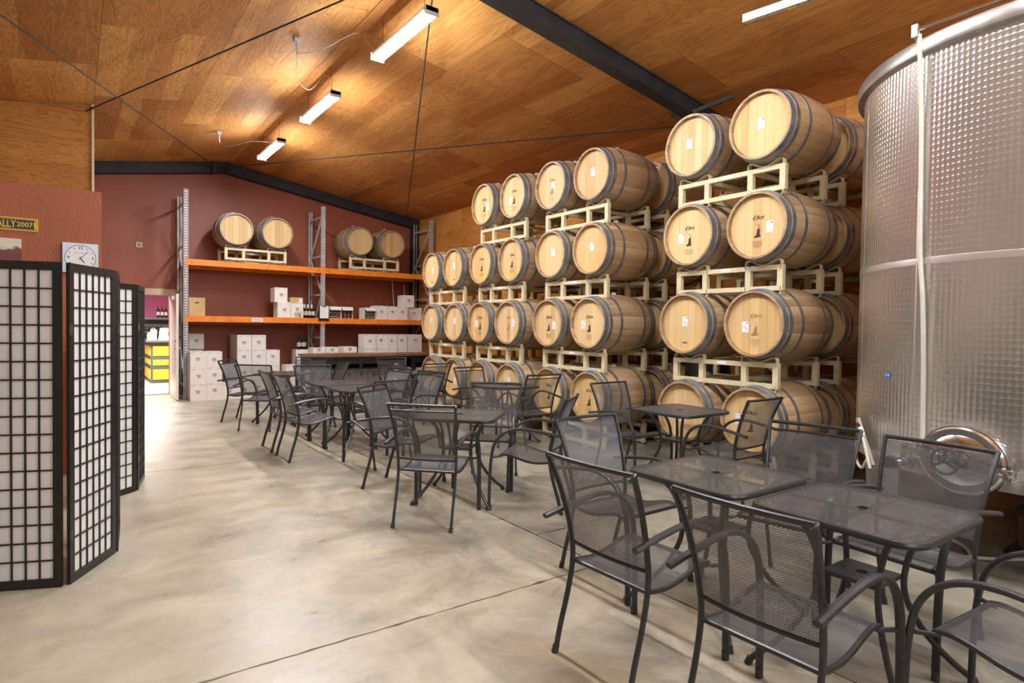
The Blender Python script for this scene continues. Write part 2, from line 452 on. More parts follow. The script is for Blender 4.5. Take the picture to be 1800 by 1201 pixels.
# ceiling: plywood sheets on both slopes
ceiling = bpy.data.objects.new('ceiling', None); C.objects.link(ceiling); struct(ceiling)
def sheet_mesh(name, wd, ln, mat):
    bb = MB(); g = .002
    bb.box(g, wd - g, g, ln - g, 0, .015); return bb.mesh(name, mat, smooth=False)
th = math.atan(SL)
def slope(sign, total, mat):
    W, Ln = 1.22, 2.44; k = 0; x = 0.0
    while x < total - .05:
        wd = min(W, total - x); y = YF - (k % 2) * 1.22 - (.35 if sign > 0 else .8)
        while y < YB + .1:
            y0, y1 = max(y, YF), min(y + Ln, YB + .1)
            if y1 - y0 > .1:
                o = link('plywood_sheet', sheet_mesh('plywood_sheet', wd, y1 - y0, mat), ceiling)
                if sign > 0:
                    o.location = (RX + x * cos(th), y0, RZ - x * sin(th) + random.uniform(0, .006)); o.rotation_euler = (0, th, 0)
                else:
                    o.location = (RX - (x + wd) * cos(th), y0, RZ - (x + wd) * sin(th) + random.uniform(0, .006)); o.rotation_euler = (0, -th, 0)
            y += Ln
        x += W; k += 1
slope(1, 4.68, M['ply_ceiling']); slope(-1, 7.05, M['ply_ceiling2'])
b = MB()
b.add([(XL, YF, roof_z(XL) + .05), (RX, YF, RZ + .05), (XR + .1, YF, roof_z(XR) + .05), (XL, YB + .2, roof_z(XL) + .05), (RX, YB + .2, RZ + .05), (XR + .1, YB + .2, roof_z(XR) + .05)],
      [(0, 1, 4, 3), (1, 2, 5, 4)])
o = b.build('roof_deck', M['black_steel'], ceiling, smooth=False)

# back wall with the doorway
b = MB(); D0, D1, DH = .72, 1.62, 2.05
def gable(bb, x0, x1, z0):
    xs = sorted({x0, x1} | ({RX} if x0 < RX < x1 else set()))
    pts = [(x0, YB, z0), (x1, YB, z0)] + [(x, YB, roof_z(x) + .1) for x in xs[::-1]]
    n = len(pts); bb.add(pts + [(p[0], YB + .16, p[2]) for p in pts], [tuple(range(n)), tuple(range(n, 2 * n))[::-1]] + [(i, (i + 1) % n, n + (i + 1) % n, n + i) for i in range(n)])
gable(b, XL, D0, 0); gable(b, D0, D1, DH); gable(b, D1, XR + .05, 0)
struct(b.build('wall_back', M['wall_red'], smooth=False))
b = MB()
b.box(D0 - .13, D1 + .12, YB - .03, YB - .001, DH + .002, DH + .13); b.box(D0 - .13, D0 - .002, YB - .03, YB - .001, 0, DH + .002); b.box(D1 + .002, D1 + .12, YB - .03, YB - .001, 0, DH + .002)
struct(b.build('trim_1', M['trim_cream'], smooth=False))
# right wall in plywood sheets
b = MB(); b.box(XR, XR + .15, YF, YB + .16, -.02, 4.6)
wr = struct(b.build('wall_right', M['black_steel'], smooth=False))
k = 0; y = YF
while y < YB - .1:
    y1 = min(y + 1.22, YB)
    for z0, z1 in ((0.0, 1.95), (1.95, 4.25)):
        o = link('plywood_sheet', sheet_mesh('wall_sheet', z1 - z0, y1 - y, M['ply_wall']), wr)
        o.location = (XR - .001, y, z0); o.rotation_euler = (0, -pi / 2, 0)
    y = y1
b = MB(); b.box(XL - .15, XL, YF, YB + .16, 0, 4.4); struct(b.build('wall_left', M['wall_plain'], smooth=False))
b = MB(); b.box(XL, XR, YF - .15, YF, 0, 5.1); struct(b.build('wall_front', M['wall_plain'], smooth=False))

# rust partition with the clock, its ledge and the plywood bulkhead above
b = MB(); b.box(XL, .231, 7.3, 7.42, 0, 2.77); struct(b.build('wall_partition', M['wall_rust'], smooth=False))
b = MB(); b.box(.10, .225, 7.425, YB, 0, 2.75); struct(b.build('wall_corridor', M['wall_red'], smooth=False))
b = MB(); b.box(XL, .095, 7.425, YB, 2.64, 2.745); struct(b.build('ceiling_lower', M['wall_plain'], smooth=False))
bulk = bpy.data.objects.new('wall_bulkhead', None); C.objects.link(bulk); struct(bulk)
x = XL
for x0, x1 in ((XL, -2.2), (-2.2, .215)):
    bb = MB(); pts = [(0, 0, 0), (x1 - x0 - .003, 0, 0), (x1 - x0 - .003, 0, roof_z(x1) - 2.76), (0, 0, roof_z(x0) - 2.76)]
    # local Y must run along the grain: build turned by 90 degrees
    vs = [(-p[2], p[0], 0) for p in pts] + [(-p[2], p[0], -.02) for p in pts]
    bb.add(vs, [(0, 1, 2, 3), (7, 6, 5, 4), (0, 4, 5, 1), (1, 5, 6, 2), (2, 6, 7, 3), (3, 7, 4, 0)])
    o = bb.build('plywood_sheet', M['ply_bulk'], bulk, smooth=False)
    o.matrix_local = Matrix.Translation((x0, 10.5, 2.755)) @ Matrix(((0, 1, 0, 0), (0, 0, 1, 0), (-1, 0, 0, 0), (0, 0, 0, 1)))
b = MB(); b.box(.216, .245, 10.45, 10.53, 2.76, roof_z(.24) - .004); struct(b.build('trim_2', M['trim_cream'], smooth=False))

# rafters (steel) : one against the back wall, one across the near bay
def rafter(name, y0, y1, depth, tf, parent_name):
    t = bpy.data.objects.new(name, None); C.objects.link(t); struct(t)
    ym = (y0 + y1) / 2
    for sgn, xe in ((-1, XL + .01), (1, XR - .03)):
        def run(yA, yB, top, bot, nm):
            bb = MB(); xs = (RX, xe); vs = []
            for x in xs:
                z = roof_z(x) - .003
                vs += [(x, yA, z - top), (x, yB, z - top), (x, yB, z - bot), (x, yA, z - bot)]
            bb.add(vs, [(0, 1, 5, 4), (1, 2, 6, 5), (2, 3, 7, 6), (3, 0, 4, 7), (0, 3, 2, 1), (4, 5, 6, 7)])
            bb.build(nm, M['black_steel'], t, smooth=False)
        run(y0, y1, 0, tf, 'top_flange'); run(y0, y1, depth - tf, depth, 'bottom_flange'); run(y0 + .02, y0 + .032, tf, depth - tf, 'web')
    return t
r1 = rafter('rafter_beam', 14.17, 14.36, .22, .012, 'a'); tag(r1, 'black steel rafter running along the red gable wall', 'beam'); del r1['kind']
r2 = rafter('rafter_beam', 4.88, 5.05, .19, .012, 'b'); tag(r2, 'black steel rafter crossing the ceiling above the tall barrel stacks', 'beam'); del r2['kind']
for x, yo in ((6.25, -.5), (6.25, .42)):
    bb = MB(); z = roof_z(x)
    bb.bar((x - .05, 4.97 + (-.09 if yo < 0 else .085), z - .17), (x + .18, 4.97 + yo, roof_z(x + .18) - .012), .045, .045)
    bb.build('flange_brace', M['black_steel'], r2, smooth=False)
bb = MB(); bb.box(2.36, 2.43, 14.05, 14.165, 4.62, 4.86); bb.build('rod_bracket', M['black_steel'], r1, smooth=False)
bb = MB(); bb.tube([(RX, 14.16, 4.70), (RX, 14.16, 4.90)], .014); bb.build('stiffener', M['black_steel'], r1)
# corner column of the end frame
b = MB(); b.box(7.05, 7.22, 14.2, 14.38, 0, 4.02); tag(b.build('steel_column', M['black_steel'], smooth=False), 'black steel column in the corner behind the shelving', 'column')

# tie rods crossing under the roof
def rod(a, c, label):
    bb = MB(); bb.tube([a, c], .009, 6); bb.tube([(Vector(a) * (1 - t) + Vector(c) * t) for t in (.02, .035)], .014, 6)
    tag(bb.build('tie_rod', M['rod']), label, 'tie rod', 'ceiling bracing rods')
rod((2.4, 14.04, 4.76), (-1.9, 4.2, 4.06), 'thin dark bracing rod running from ridge bracket over the bulkhead side')
rod((.15, 10.44, 4.42), (2.58, 5.2, 4.80), 'thin dark bracing rod ending in the plywood bulkhead face')
rod((6.78, 14.05, 4.15), (2.72, 5.07, 4.78), 'steep dark bracing rod dropping to the corner above shelved barrels')
rod((2.5, 14.04, 4.74), (6.62, 5.07, 4.16), 'thin dark bracing rod running towards the barrels on the rafter')

# ------------------------------------------------------------------ strip lights
def strip_light(x, y, label, z=4.5):
    t = thing('strip_light', label, 'ceiling light', (x, y, z), 0, 'hanging strip lights')
    bb = MB(); bb.box(-.066, .066, -.66, .66, .031, .075); bb.build('housing', M['white_plastic'], t, smooth=False)
    bb = MB(); pr = [(-.068, .03), (-.066, .012), (-.05, 0), (.05, 0), (.066, .012), (.068, .03)]
    n = len(pr); bb.add([(p[0], yy, p[1]) for yy in (-.64, .64) for p in pr], [(i, i + 1, n + i + 1, n + i) for i in range(n - 1)] + [tuple(range(n)), tuple(range(n, 2 * n))[::-1]])
    bb.build('lens', M['tube'], t, smooth=False)
    for yy in (-.66, .642):
        bb = MB(); bb.box(-.078, .078, yy, yy + .018, -.003, .078); bb.build('end_cap', M['white_plastic'], t, smooth=False)
    for yy in (-.5, .5):
        bb = MB(); bb.tube([(0, yy, .075), (0, yy, roof_z(x) - z + .004)], .003, 5); bb.build('hanger_chain', M['rod'], t)
    return t
for (x, y), l in zip(LIGHT_ROWS, ('lit strip light nearest the camera, largest of the glowing three', 'lit strip light, middle of the glowing three', 'lit strip light above the shelving, smallest of the glowing three')):
    strip_light(x, y, l)
for (x, y), l in zip(LIGHT_REAR, ('lit strip light hanging out of frame, next along the row', 'lit strip light hanging out of frame, last of the row')): strip_light(x, y, l)

def jbox(x, y, cable, label):
    t = thing('junction_box', label, 'junction box', (x, y, roof_z(x) - .05))
    bb = MB(); bb.box(-.035, .035, -.035, .035, .0, .046); bb.build('box', M['rack_grey'], t, smooth=False)
    bb = MB(); bb.tube([(0, 0, 0), (0, 0, -.09), (0.01, 0, -.14)], .014); bb.build('plug', M['rack_grey'], t)
    for pts in cable:
        bb = MB(); bb.tube(spline([Vector(p) - t.location for p in pts], 7), .0035, 5); bb.build('cord', M['rack_grey'], t)
jbox(2.13, 7.35, [[(2.14, 7.35, 4.66), (2.3, 7.0, 4.62), (2.55, 6.9, 4.80), (2.70, 6.85, 4.86), (2.78, 6.62, 4.6)],
                  [(2.14, 7.35, 4.66), (2.2, 7.6, 4.48), (2.45, 7.9, 4.48), (2.7, 8.05, 4.78), (2.78, 8.0, 4.59)]], 'grey ceiling junction box with white cords to two strip lights')
jbox(2.07, 11.7, [[(2.08, 11.7, 4.64), (2.2, 11.5, 4.55), (2.5, 11.2, 4.62), (2.78, 11.0, 4.6)]], 'small ceiling junction box with white cord to farthest strip light')
# unlit channel hanging under the right slope
t = thing('light_channel', 'unlit white perforated metal channel hanging under the dark ceiling', 'light fitting', (4.56, 2.38, 4.10))
v = Vector((4.525, 2.491, 0)) - Vector((4.429, 2.996, 0)); rz = atan2(v.y, v.x) + pi / 2
t.location = (4.429 - v.x * -.0, 2.996, 4.0); t.rotation_euler = (0, 0, rz)
bb = MB(); bb.box(-.03, .03, -1.3, 0, 0, .004); bb.box(-.034, -.03, -1.3, 0, -.012, .05); bb.box(.03, .034, -1.3, 0, -.0, .05); bb.build('channel', M['rack_grey'], t, smooth=False)
for i in range(16):
    bb = MB(); bb.lathe([(.0001, 0), (.006, 0), (.006, .002)], 8, c=(0, -.03 - .078 * i, -.002)); bb.build('hole', M['ink'], t, smooth=False)
bb = MB(); bb.box(-.012, .012, -.40, -.34, -.02, 0); bb.build('yellow_clip', M['yellow'], t, smooth=False)
for yy in (-.2, -1.1):
    bb = MB(); bb.tube([(0, yy, .004), (0, yy, .60)], .003, 5); bb.build('hanger_rod', M['rod'], t)

# ================================================================== BARRELS
BL, RB, RH = .90, .366, .309
def br(x): return RB - (RB - RH) * (2 * x / BL) ** 2
NST = 26
def stave_mesh():
    bb = MB(); h = pi / NST; ang = (-h, -h * .86, h * .86, h); dr = (-.0022, 0, 0, -.0022); ns = 10; T = .026
    xs = [-BL / 2 + BL * i / ns for i in range(ns + 1)]
    for x in xs:
        for a, d in zip(ang, dr): r = br(x) + d; bb.v.append((x, r * sin(a), r * cos(a)))
    for i in range(ns):
        for j in range(3): bb.face((i * 4 + j, i * 4 + j + 1, i * 4 + 5 + j, i * 4 + 4 + j))
    for e, x0, x1 in ((0, -BL / 2, -BL / 2 + .06), (ns, BL / 2, BL / 2 - .06)):
        k = len(bb.v)
        for x in (x0, x1):
            for a in (-h, h): r = br(x) - T + (.008 if x == x0 else 0); bb.v.append((x, r * sin(a), r * cos(a)))
        bb.face((e * 4, e * 4 + 3, k + 1, k)); bb.face((k, k + 1, k + 3, k + 2)); bb.face((e * 4, e * 4 + 1, e * 4 + 2, e * 4 + 3))
    return bb.mesh('stave', M['stave'], angle=50)
def hoop_mesh(x0, x1):
    bb = MB(); o1 = .0028
    bb.lathe([(br(x0) - .002, x0), (br(x0) + o1, x0), (br((x0 + x1) / 2) + o1, (x0 + x1) / 2), (br(x1) + o1, x1), (br(x1) - .002, x1)], 56, 'x')
    return bb.mesh('hoop', M['galv'], angle=60)
HOOPS = [(-.448, -.396), (-.376, -.338), (-.222, -.186), (.186, .222), (.338, .376), (.396, .448)]
XH = -BL / 2 + .042; RHD = RH - .019
def plank_meshes():
    out = []; cuts = [-RHD, -.2, -.122, -.04, .05, .13, .21, RHD]
    for a, c in zip(cuts[:-1], cuts[1:]):
        g = .0007; y0, y1 = a + g, c - g; n = 6
        top = [(y0 + (y1 - y0) * i / n) for i in range(n + 1)]
        up = [(y, sqrt(max(RHD ** 2 - y * y, 1e-6))) for y in top]
        pts = [(y, z) for y, z in up] + [(y, -z) for y, z in up[::-1]]
        bb = MB(); k = len(pts); d = random.uniform(0, .0012)
        bb.add([(XH - d, y, z) for y, z in pts] + [(XH + .012, y, z) for y, z in pts], [tuple(range(k))] + [(i, (i + 1) % k, k + (i + 1) % k, k + i) for i in range(k)])
        out.append(bb.mesh('head_plank', M['head'], smooth=False))
    return out
ME_STAVE = stave_mesh(); ME_HOOPS = [hoop_mesh(*h) for h in HOOPS]; ME_PLANK = plank_meshes()
bb = MB(); bb.lathe([(.0005, XH + .008), (RHD + .004, XH + .008), (RHD + .004, XH + .02)], 40, 'x'); ME_HEADBACK = bb.mesh('head', M['stamp_pale'])
bb = MB(); bb.lathe([(.0005, BL / 2 - .042), (RHD + .004, BL / 2 - .042)], 40, 'x'); ME_REAR = bb.mesh('rear_head', M['head'])
bb = MB(); bb.lathe([(.036, RB - .004), (.034, RB + .018), (.030, RB + .026), (.0005, RB + .027)], 16); ME_BUNG = bb.mesh('bung', M['bung'])
# stamp: lettering and a dress silhouette burnt in the head; faces -X
def head_rot(me):
    me.transform(Matrix(((0, 0, -1, 0), (-1, 0, 0, 0), (0, 1, 0, 0), (0, 0, 0, 1)))); return me
def stamp_mesh(mat):
    me = text_mesh("d'Art", .058, mat, .0004); bm = bmesh.new(); bm.from_mesh(me)
    def pl(pts):
        vs = [bm.verts.new((x, y, .0004)) for x, y in pts]; bm.faces.new(vs)
    for v_ in bm.verts: v_.co.y += .075; v_.co.x += .005
    pl([(-.004, -.035), (.010, -.02), (.016, -.032), (.022, -.018), (.022, -.075), (.03, -.098), (.018, -.105), (-.032, -.108), (-.036, -.098), (-.012, -.082)])
    pl([(.006, -.002), (.014, .004), (.012, .012), (.004, .010)]); pl([(.016, -.004), (.026, -.012), (.024, -.016), (.014, -.010)])
    for i in range(9):
        a = i / 8; x = -.016 - .012 * sin(a * 3); y = .055 - a * .045
        pl([(x, y), (x + .003, y), (x + .003, y - .004), (x, y - .004)])
    for i in range(5):
        y = -.145 - i * .014; wdt = .045 if i % 2 else .055
        if i == 4: wdt = .02
        pl([(-wdt + .0, y), (wdt, y), (wdt, y - .0022), (-wdt, y - .0022)])
    bm.to_mesh(me); bm.free(); me.transform(Matrix.Translation((0, 0, .0022))); return head_rot(me)
ME_STAMP = stamp_mesh(M['stamp']); ME_STAMP_P = stamp_mesh(M['stamp_pale'])
def sticker_meshes():
    bb = MB(); bb.box(-.036, .036, -.052, .052, .0018, .0026); a = head_rot(bb.mesh('sticker', M['sticker'], smooth=False))
    bb = MB(); bb.m = 1; bb.box(.014, .026, .028, .046, .0026, .0030); bb.m = 0
    for (x0, x1, y) in ((-.028, -.006, .036), (-.030, .004, .008), (-.030, .012, -.002), (-.012, .028, -.012), (-.002, .03, -.022), (.0, .026, -.027), (.008, .03, -.042)):
        bb.box(x0, x1, y - .0016, y + .0016, .0026, .0030)
    return a, head_rot(bb.mesh('sticker_print', [M['grey_ink'], M['red']], smooth=False))
ME_STICK, ME_STICKP = sticker_meshes()
bb = MB(); bb.box(-.068, .068, -.021, .021, .0018, .0026); ME_YTAPE = head_rot(bb.mesh('yellow_tape', M['yellow_tape'], smooth=False))
bb = MB(); bb.lathe([(br(-.441) + .0045, -.441), (br(-.402) + .0045, -.402)], 8, 'x', a0=RAD(68), a1=RAD(104)); ME_BTAPE = bb.mesh('blue_tape', M['blue'])
# faint lettering burnt low on the head
ME_LOWTEXT = head_rot(text_mesh('VINS', .03, M['stamp'], .0004)); ME_LOWTEXT.transform(Matrix.Translation((-.003, 0, -.2)))

barrel0 = bpy.data.objects.new('wine_barrel', None); C.objects.link(barrel0); barrel0.empty_display_size = .1
tag(barrel0, 'x', 'barrel')
for i in range(NST):
    o = link('stave', ME_STAVE, barrel0); o.rotation_euler = (2 * pi * i / NST, 0, 0)
for me in ME_HOOPS: link('hoop', me, barrel0)
hd = link('head', ME_HEADBACK, barrel0)
for me in ME_PLANK: link('head_plank', me, hd)
link('rear_head', ME_REAR, barrel0); link('bung', ME_BUNG, barrel0)
freeze(barrel0)
first = [True]
TINTS = [(1, 1, 1, 1), (.97, .95, .93, 1), (1.0, .93, .82, 1), (.92, .9, .88, 1), (1, .97, .9, 1), (.95, .92, .86, 1)]
def barrel(loc, rz, label, group, stamp=0, stick=None, ytape=False, btape=False, tint=None, low=False):
    col = tint or random.choice(TINTS)
    r = dup(barrel0, loc, rz, label, group, col)
    if stamp: link('brand_stamp', ME_STAMP if stamp == 1 else ME_STAMP_P, r).location = (XH - .0015, 0, 0)
    if stick:
        s = link('sticker', ME_STICK, r, (XH, -stick[0], stick[1])); stuff(link('sticker_print', ME_STICKP, s))
    if ytape: link('yellow_tape', ME_YTAPE, r, (XH, 0, -.205))
    if btape: link('blue_tape', ME_BTAPE, r)
    if low: link('burnt_lettering', ME_LOWTEXT, r, (XH, 0, 0))
    return r

# ---- steel barrel rack, two cradles; local: width along Y, depth along X, height .327
RW, RD, RHT = 1.2, .75, .327
def rack_frame(x):
    bb = MB(); t = .05
    for z in (.061, .255): bb.box(x, x + t, -RW / 2, RW / 2, z - .022, z + .022)
    for y in (-.5725, -.245, .245, .5725): bb.box(x + .001, x + t - .001, y - .0275, y + .0275, .083, .233)
    return bb.mesh('end_frame', M['rack_cream'], smooth=False)
def strap(x, yc, upward):
    bb = MB(); pts = []
    s = 1 if upward else -1; zb = .277 if upward else .039; zt = RHT if upward else 0.0
    for sd in (-1, 1):
        y0 = yc + sd * .18
        prof = [(y0, .24 if upward else .076), (y0, zt - s * .018), (y0 - sd * .006, zt - s * .006), (y0 - sd * .018, zt), (y0 - sd * .055, zt - s * .003), (yc + sd * .03, zb + s * .004), (yc, zb + s * .002)]
        tk = .007
        vs = []
        for i, (y, z) in enumerate(prof):
            p = Vector((y, z)); a = Vector(prof[max(i - 1, 0)]); c = Vector(prof[min(i + 1, len(prof) - 1)]); d = (c - a).normalized(); nn = Vector((-d.y, d.x)) * tk / 2
            for q in (p + nn, p - nn): vs += [(x, q.x, q.y), (x + .05, q.x, q.y)]
        fs = []
        for i in range(len(prof) - 1):
            k = i * 4; fs += [(k, k + 1, k + 5, k + 4), (k + 2, k + 6, k + 7, k + 3), (k, k + 4, k + 6, k + 2), (k + 1, k + 3, k + 7, k + 5)]
        bb.add(vs, fs)
    return bb.mesh('cradle' if upward else 'foot', M['rack_cream'], smooth=False)
ME_FR = rack_frame(-RD / 2); ME_RR = rack_frame(RD / 2 - .05)
rack0 = bpy.data.objects.new('barrel_rack', None); C.objects.link(rack0); rack0.empty_display_size = .1; tag(rack0, 'x', 'rack')
link('front_frame', ME_FR, rack0); link('rear_frame', ME_RR, rack0)
for xx in (-RD / 2, RD / 2 - .05):
    for yc in (-.4, .4):
        link('cradle', strap(xx, yc, True), rack0); link('foot', strap(xx, yc, False), rack0)
for y in (-.245, .245):
    for z in (.061, .255):
        bb = MB(); bb.box(-RD / 2 + .05, RD / 2 - .05, y - .02, y + .02, z - .02, z + .02); bb.build('side_rail', M['rack_cream'], rack0, smooth=False)
bb = MB(); bb.box(-RD / 2 - .001, -RD / 2, -.05, .05, .245, .268); bb.build('rack_label', M['sticker'], rack0, smooth=False)
freeze(rack0)

PITCH, XROW, XROW2, XB = .913, 5.62, 6.72, -.034
STACKS = [  # name, y centre, levels in the front row, levels in the second row, tilt
    ('stack beside tank', 3.70, 4, 4), ('second stack from tank', 5.97, 4, 4), ('third stack from tank', 7.64, 4, 3), ('stack nearest shelving', 9.25, 3, 0)]
TIER = ['floor tier', 'second tier', 'third tier', 'top tier']
INFO = {  # (stack, level, side): stamp, sticker, extras   side 0 = nearer the tank / camera
    (0, 3, 0): (0, (0, .02), {}), (0, 3, 1): (0, (-.03, .03), {}), (0, 2, 0): (1, (.12, -.02), {}), (0, 2, 1): (1, (-.10, -.02), {}),
    (0, 1, 0): (2, (-.10, -.03), {'btape': True}), (0, 1, 1): (0, (0, .02), {'low': True}), (0, 0, 0): (1, (-.13, 0), {}), (0, 0, 1): (0, (0, -.06), {}),
    (1, 3, 0): (0, (0, .03), {'tint': (.88, .80, .76, 1)}), (1, 3, 1): (2, (.02, .0), {'tint': (.9, .84, .8, 1)}), (1, 2, 0): (0, (0, .03), {}), (1, 2, 1): (0, (.03, .03), {}),
    (1, 1, 0): (1, (-.10, -.02), {'btape': True}), (1, 1, 1): (1, (.11, -.03), {}), (1, 0, 0): (1, (.16, 0), {'btape': True}), (1, 0, 1): (1, (.12, .02), {}),
    (2, 3, 0): (1, (-.09, -.05), {}), (2, 3, 1): (1, (.10, -.04), {}), (2, 2, 0): (1, None, {'ytape': True}), (2, 2, 1): (1, None, {'ytape': True}),
    (2, 1, 0): (2, (.12, 0), {}), (2, 1, 1): (1, (-.10, -.02), {}), (2, 0, 0): (0, (0, .06), {}), (2, 0, 1): (0, (.06, 0), {}),
    (3, 2, 0): (0, (.0, .03), {'low': True}), (3, 2, 1): (0, (.02, .0), {'low': True}), (3, 1, 0): (0, (.0, .03), {}), (3, 1, 1): (0, (.0, .04), {}), (3, 0, 0): (0, (.04, -.06), {}), (3, 0, 1): (0, None, {})}
def describe(stamp, st, ex):
    if ex.get('ytape'): return 'oak barrel with figure stamp and yellow tape'
    if ex.get('btape') and stamp: return 'oak barrel with stamp, sticker and blue tape'
    if stamp: return 'oak barrel with figure stamp and sticker'
    if st: return 'plain oak barrel with white sticker'
    return 'plain oak barrel'
for si, (nm, yc, n1, n2) in enumerate(STACKS):
    for lv in range(n1):
        jx, jy = random.uniform(-.02, .02), random.uniform(-.025, .025)
        yy = yc + jy + (-.05 if (si == 2 and lv == 3) else 0)
        dup(rack0, (XROW + jx, yy, PITCH * lv + (.006 if lv else 0)), random.uniform(-.008, .008), 'cream steel rack under front %s barrels, %s' % (TIER[lv], nm), 'cream steel barrel racks in the stacks')
        for sd in (0, 1):
            st, sk, ex = INFO[(si, lv, sd)]
            barrel((XROW + XB + jx + random.uniform(-.012, .012), yy + (-.395 if sd == 0 else .395), PITCH * lv + .648), random.uniform(-.012, .012),
                   '%s, %s, %s side, %s' % (describe(st, sk, ex), TIER[lv], 'nearer' if sd == 0 else 'farther', nm), 'oak barrels in the front rows', st, sk, **ex)
    for lv in range(n2):
        jx, jy = random.uniform(-.01, .01), random.uniform(-.02, .02)
        dup(rack0, (XROW2 + jx, yc + jy, PITCH * lv + (.006 if lv else 0)), 0, 'cream steel rack under %s wall-row barrels behind %s' % (TIER[lv], nm), 'cream steel barrel racks in the stacks')
        for sd in (0, 1):
            barrel((XROW2 + XB + jx, yc + jy + (-.395 if sd == 0 else .395), PITCH * lv + .648), 0,
                   'shadowed oak barrel in wall row, %s, %s side, behind %s' % (TIER[lv], 'nearer' if sd == 0 else 'farther', nm), 'oak barrels in the wall rows',
                   2 if random.random() < .3 else 0, None, btape=(lv in (0, 1) and sd == 0 and si < 2))
# black drum standing in the gap between two stacks
t = thing('black_drum', 'dark black plastic drum standing in the gap between barrel stacks', 'drum', (6.55, 4.84, 0))
bb = MB(); bb.lathe([(.0005, .002), (.25, .002), (.27, .03), (.285, .3), (.29, .58), (.29, .64), (.285, .9), (.27, 1.13), (.25, 1.16)], 32); bb.build('body', M['black_plastic'], t)
bb = MB(); bb.lathe([(.252, 1.16), (.262, 1.175), (.245, 1.185), (.0005, 1.178)], 32); bb.build('lid', M['black_plastic'], t)

# ================================================================== PALLET RACK AGAINST THE BACK WALL
prack = thing('pallet_rack', 'tall grey pallet rack with orange beams along the red wall', 'shelving', (0, 0, 0))
def post_mesh(h):
    bb = MB(); w_, d_ = .078, .07; hole_w, hole_h = .018, .029; pitch = .0508; n = int(h / pitch); y = 0
    xs = [0, .012, .012 + hole_w, w_ - .012 - hole_w, w_ - .012, w_]
    z = 0
    for k in range(n):
        z0 = k * pitch; zs = [z0, z0 + (pitch - hole_h) / 2, z0 + (pitch + hole_h) / 2, z0 + pitch]
        for i in range(5):
            for j in range(3):
                if j == 1 and i in (1, 3): continue
                bb.add([(xs[i], 0, zs[j]), (xs[i + 1], 0, zs[j]), (xs[i + 1], 0, zs[j + 1]), (xs[i], 0, zs[j + 1])], [(0, 1, 2, 3)])
    H_ = n * pitch
    bb.add([(0, 0, 0), (0, d_, 0), (0, d_, H_), (0, 0, H_)], [(0, 1, 2, 3)]); bb.add([(w_, 0, 0), (w_, d_, 0), (w_, d_, H_), (w_, 0, H_)], [(0, 1, 2, 3)])
    bb.add([(0, d_, 0), (.02, d_, 0), (.02, d_, H_), (0, d_, H_)], [(0, 1, 2, 3)]); bb.add([(w_, d_, 0), (w_ - .02, d_, 0), (w_ - .02, d_, H_), (w_, d_, H_)], [(0, 1, 2, 3)])
    bb.box(-.02, w_ + .02, -.02, d_ + .02, 0, .006)
    return bb.mesh('post', M['rack_grey'], smooth=False)
ME_POST = post_mesh(4.09)
UPX = [1.73, 4.40, 7.06]; FY, BY = 13.27, 14.16
for x in UPX:
    link('post', ME_POST, prack, (x, FY, 0)); o = link('post', ME_POST, prack, (x + .078, BY + .07, 0)); o.rotation_euler = (0, 0, pi)
    zs = [.25, 1.2, 2.15, 3.0, 3.85]
    for i, z in enumerate(zs):
        bb = MB(); bb.bar((x + .039, FY + .07, z), (x + .039, BY, z), .035, .035); bb.build('cross_brace', M['rack_grey'], prack, smooth=False)
        if i < len(zs) - 1:
            a, c = ((z, zs[i + 1]) if i % 2 == 0 else (zs[i + 1], z))
            bb = MB(); bb.bar((x + .035, FY + .07, a + .03), (x + .035, BY, c - .03), .03, .03); bb.build('diagonal_brace', M['rack_grey'], prack, smooth=False)
for z in (1.63, 2.728):
    for a, c in ((UPX[0] + .078, UPX[1]), (UPX[1] + .078, UPX[2])):
        for y, s in ((FY - .004, 1), (BY + .024, -1)):
            bb = MB(); bb.box(a, c, y, y + .05, z - .115, z); o = bb.build('beam', M['orange'], prack, smooth=False)
            for xx in (a - .038, c):
                bb = MB(); bb.box(xx, xx + .038, y - .004 if s > 0 else y + .046, y + .002 if s > 0 else y + .054, z - .16, z + .025); bb.build('beam_bracket', M['orange'], o, smooth=False)
            if s > 0:
                bb = MB()
                for xx in (a + .05, c - .08): bb.box(xx, xx + .025, y - .001, y + .001, z - .07, z - .055)
                bb.build('beam_slot', M['ink'], o, smooth=False)
        n = 6
        for k in range(n):
            y0 = FY + .05 + (BY + .02 - FY - .055) * k / n; y1 = FY + .05 + (BY + .02 - FY - .055) * (k + 1) / n - .012
            bb = MB(); bb.box(a + .01, c - .01, y0, y1, z - .022, z - .002); bb.build('deck_plank', M['deck'], prack, smooth=False)
bb = MB(); bb.box(2.965, 3.188, FY - .0065, FY - .0045, 1.535, 1.603); o = bb.build('shelf_label', M['sticker'], prack, smooth=False)
bb = MB()
x = 2.985
while x < 3.15:
    wd = random.uniform(.008, .02); bb.box(x, x + wd, FY - .0075, FY - .0064, 1.560, 1.576); x += wd + .005
stuff(bb.build('label_print', M['ink'], o, smooth=False))

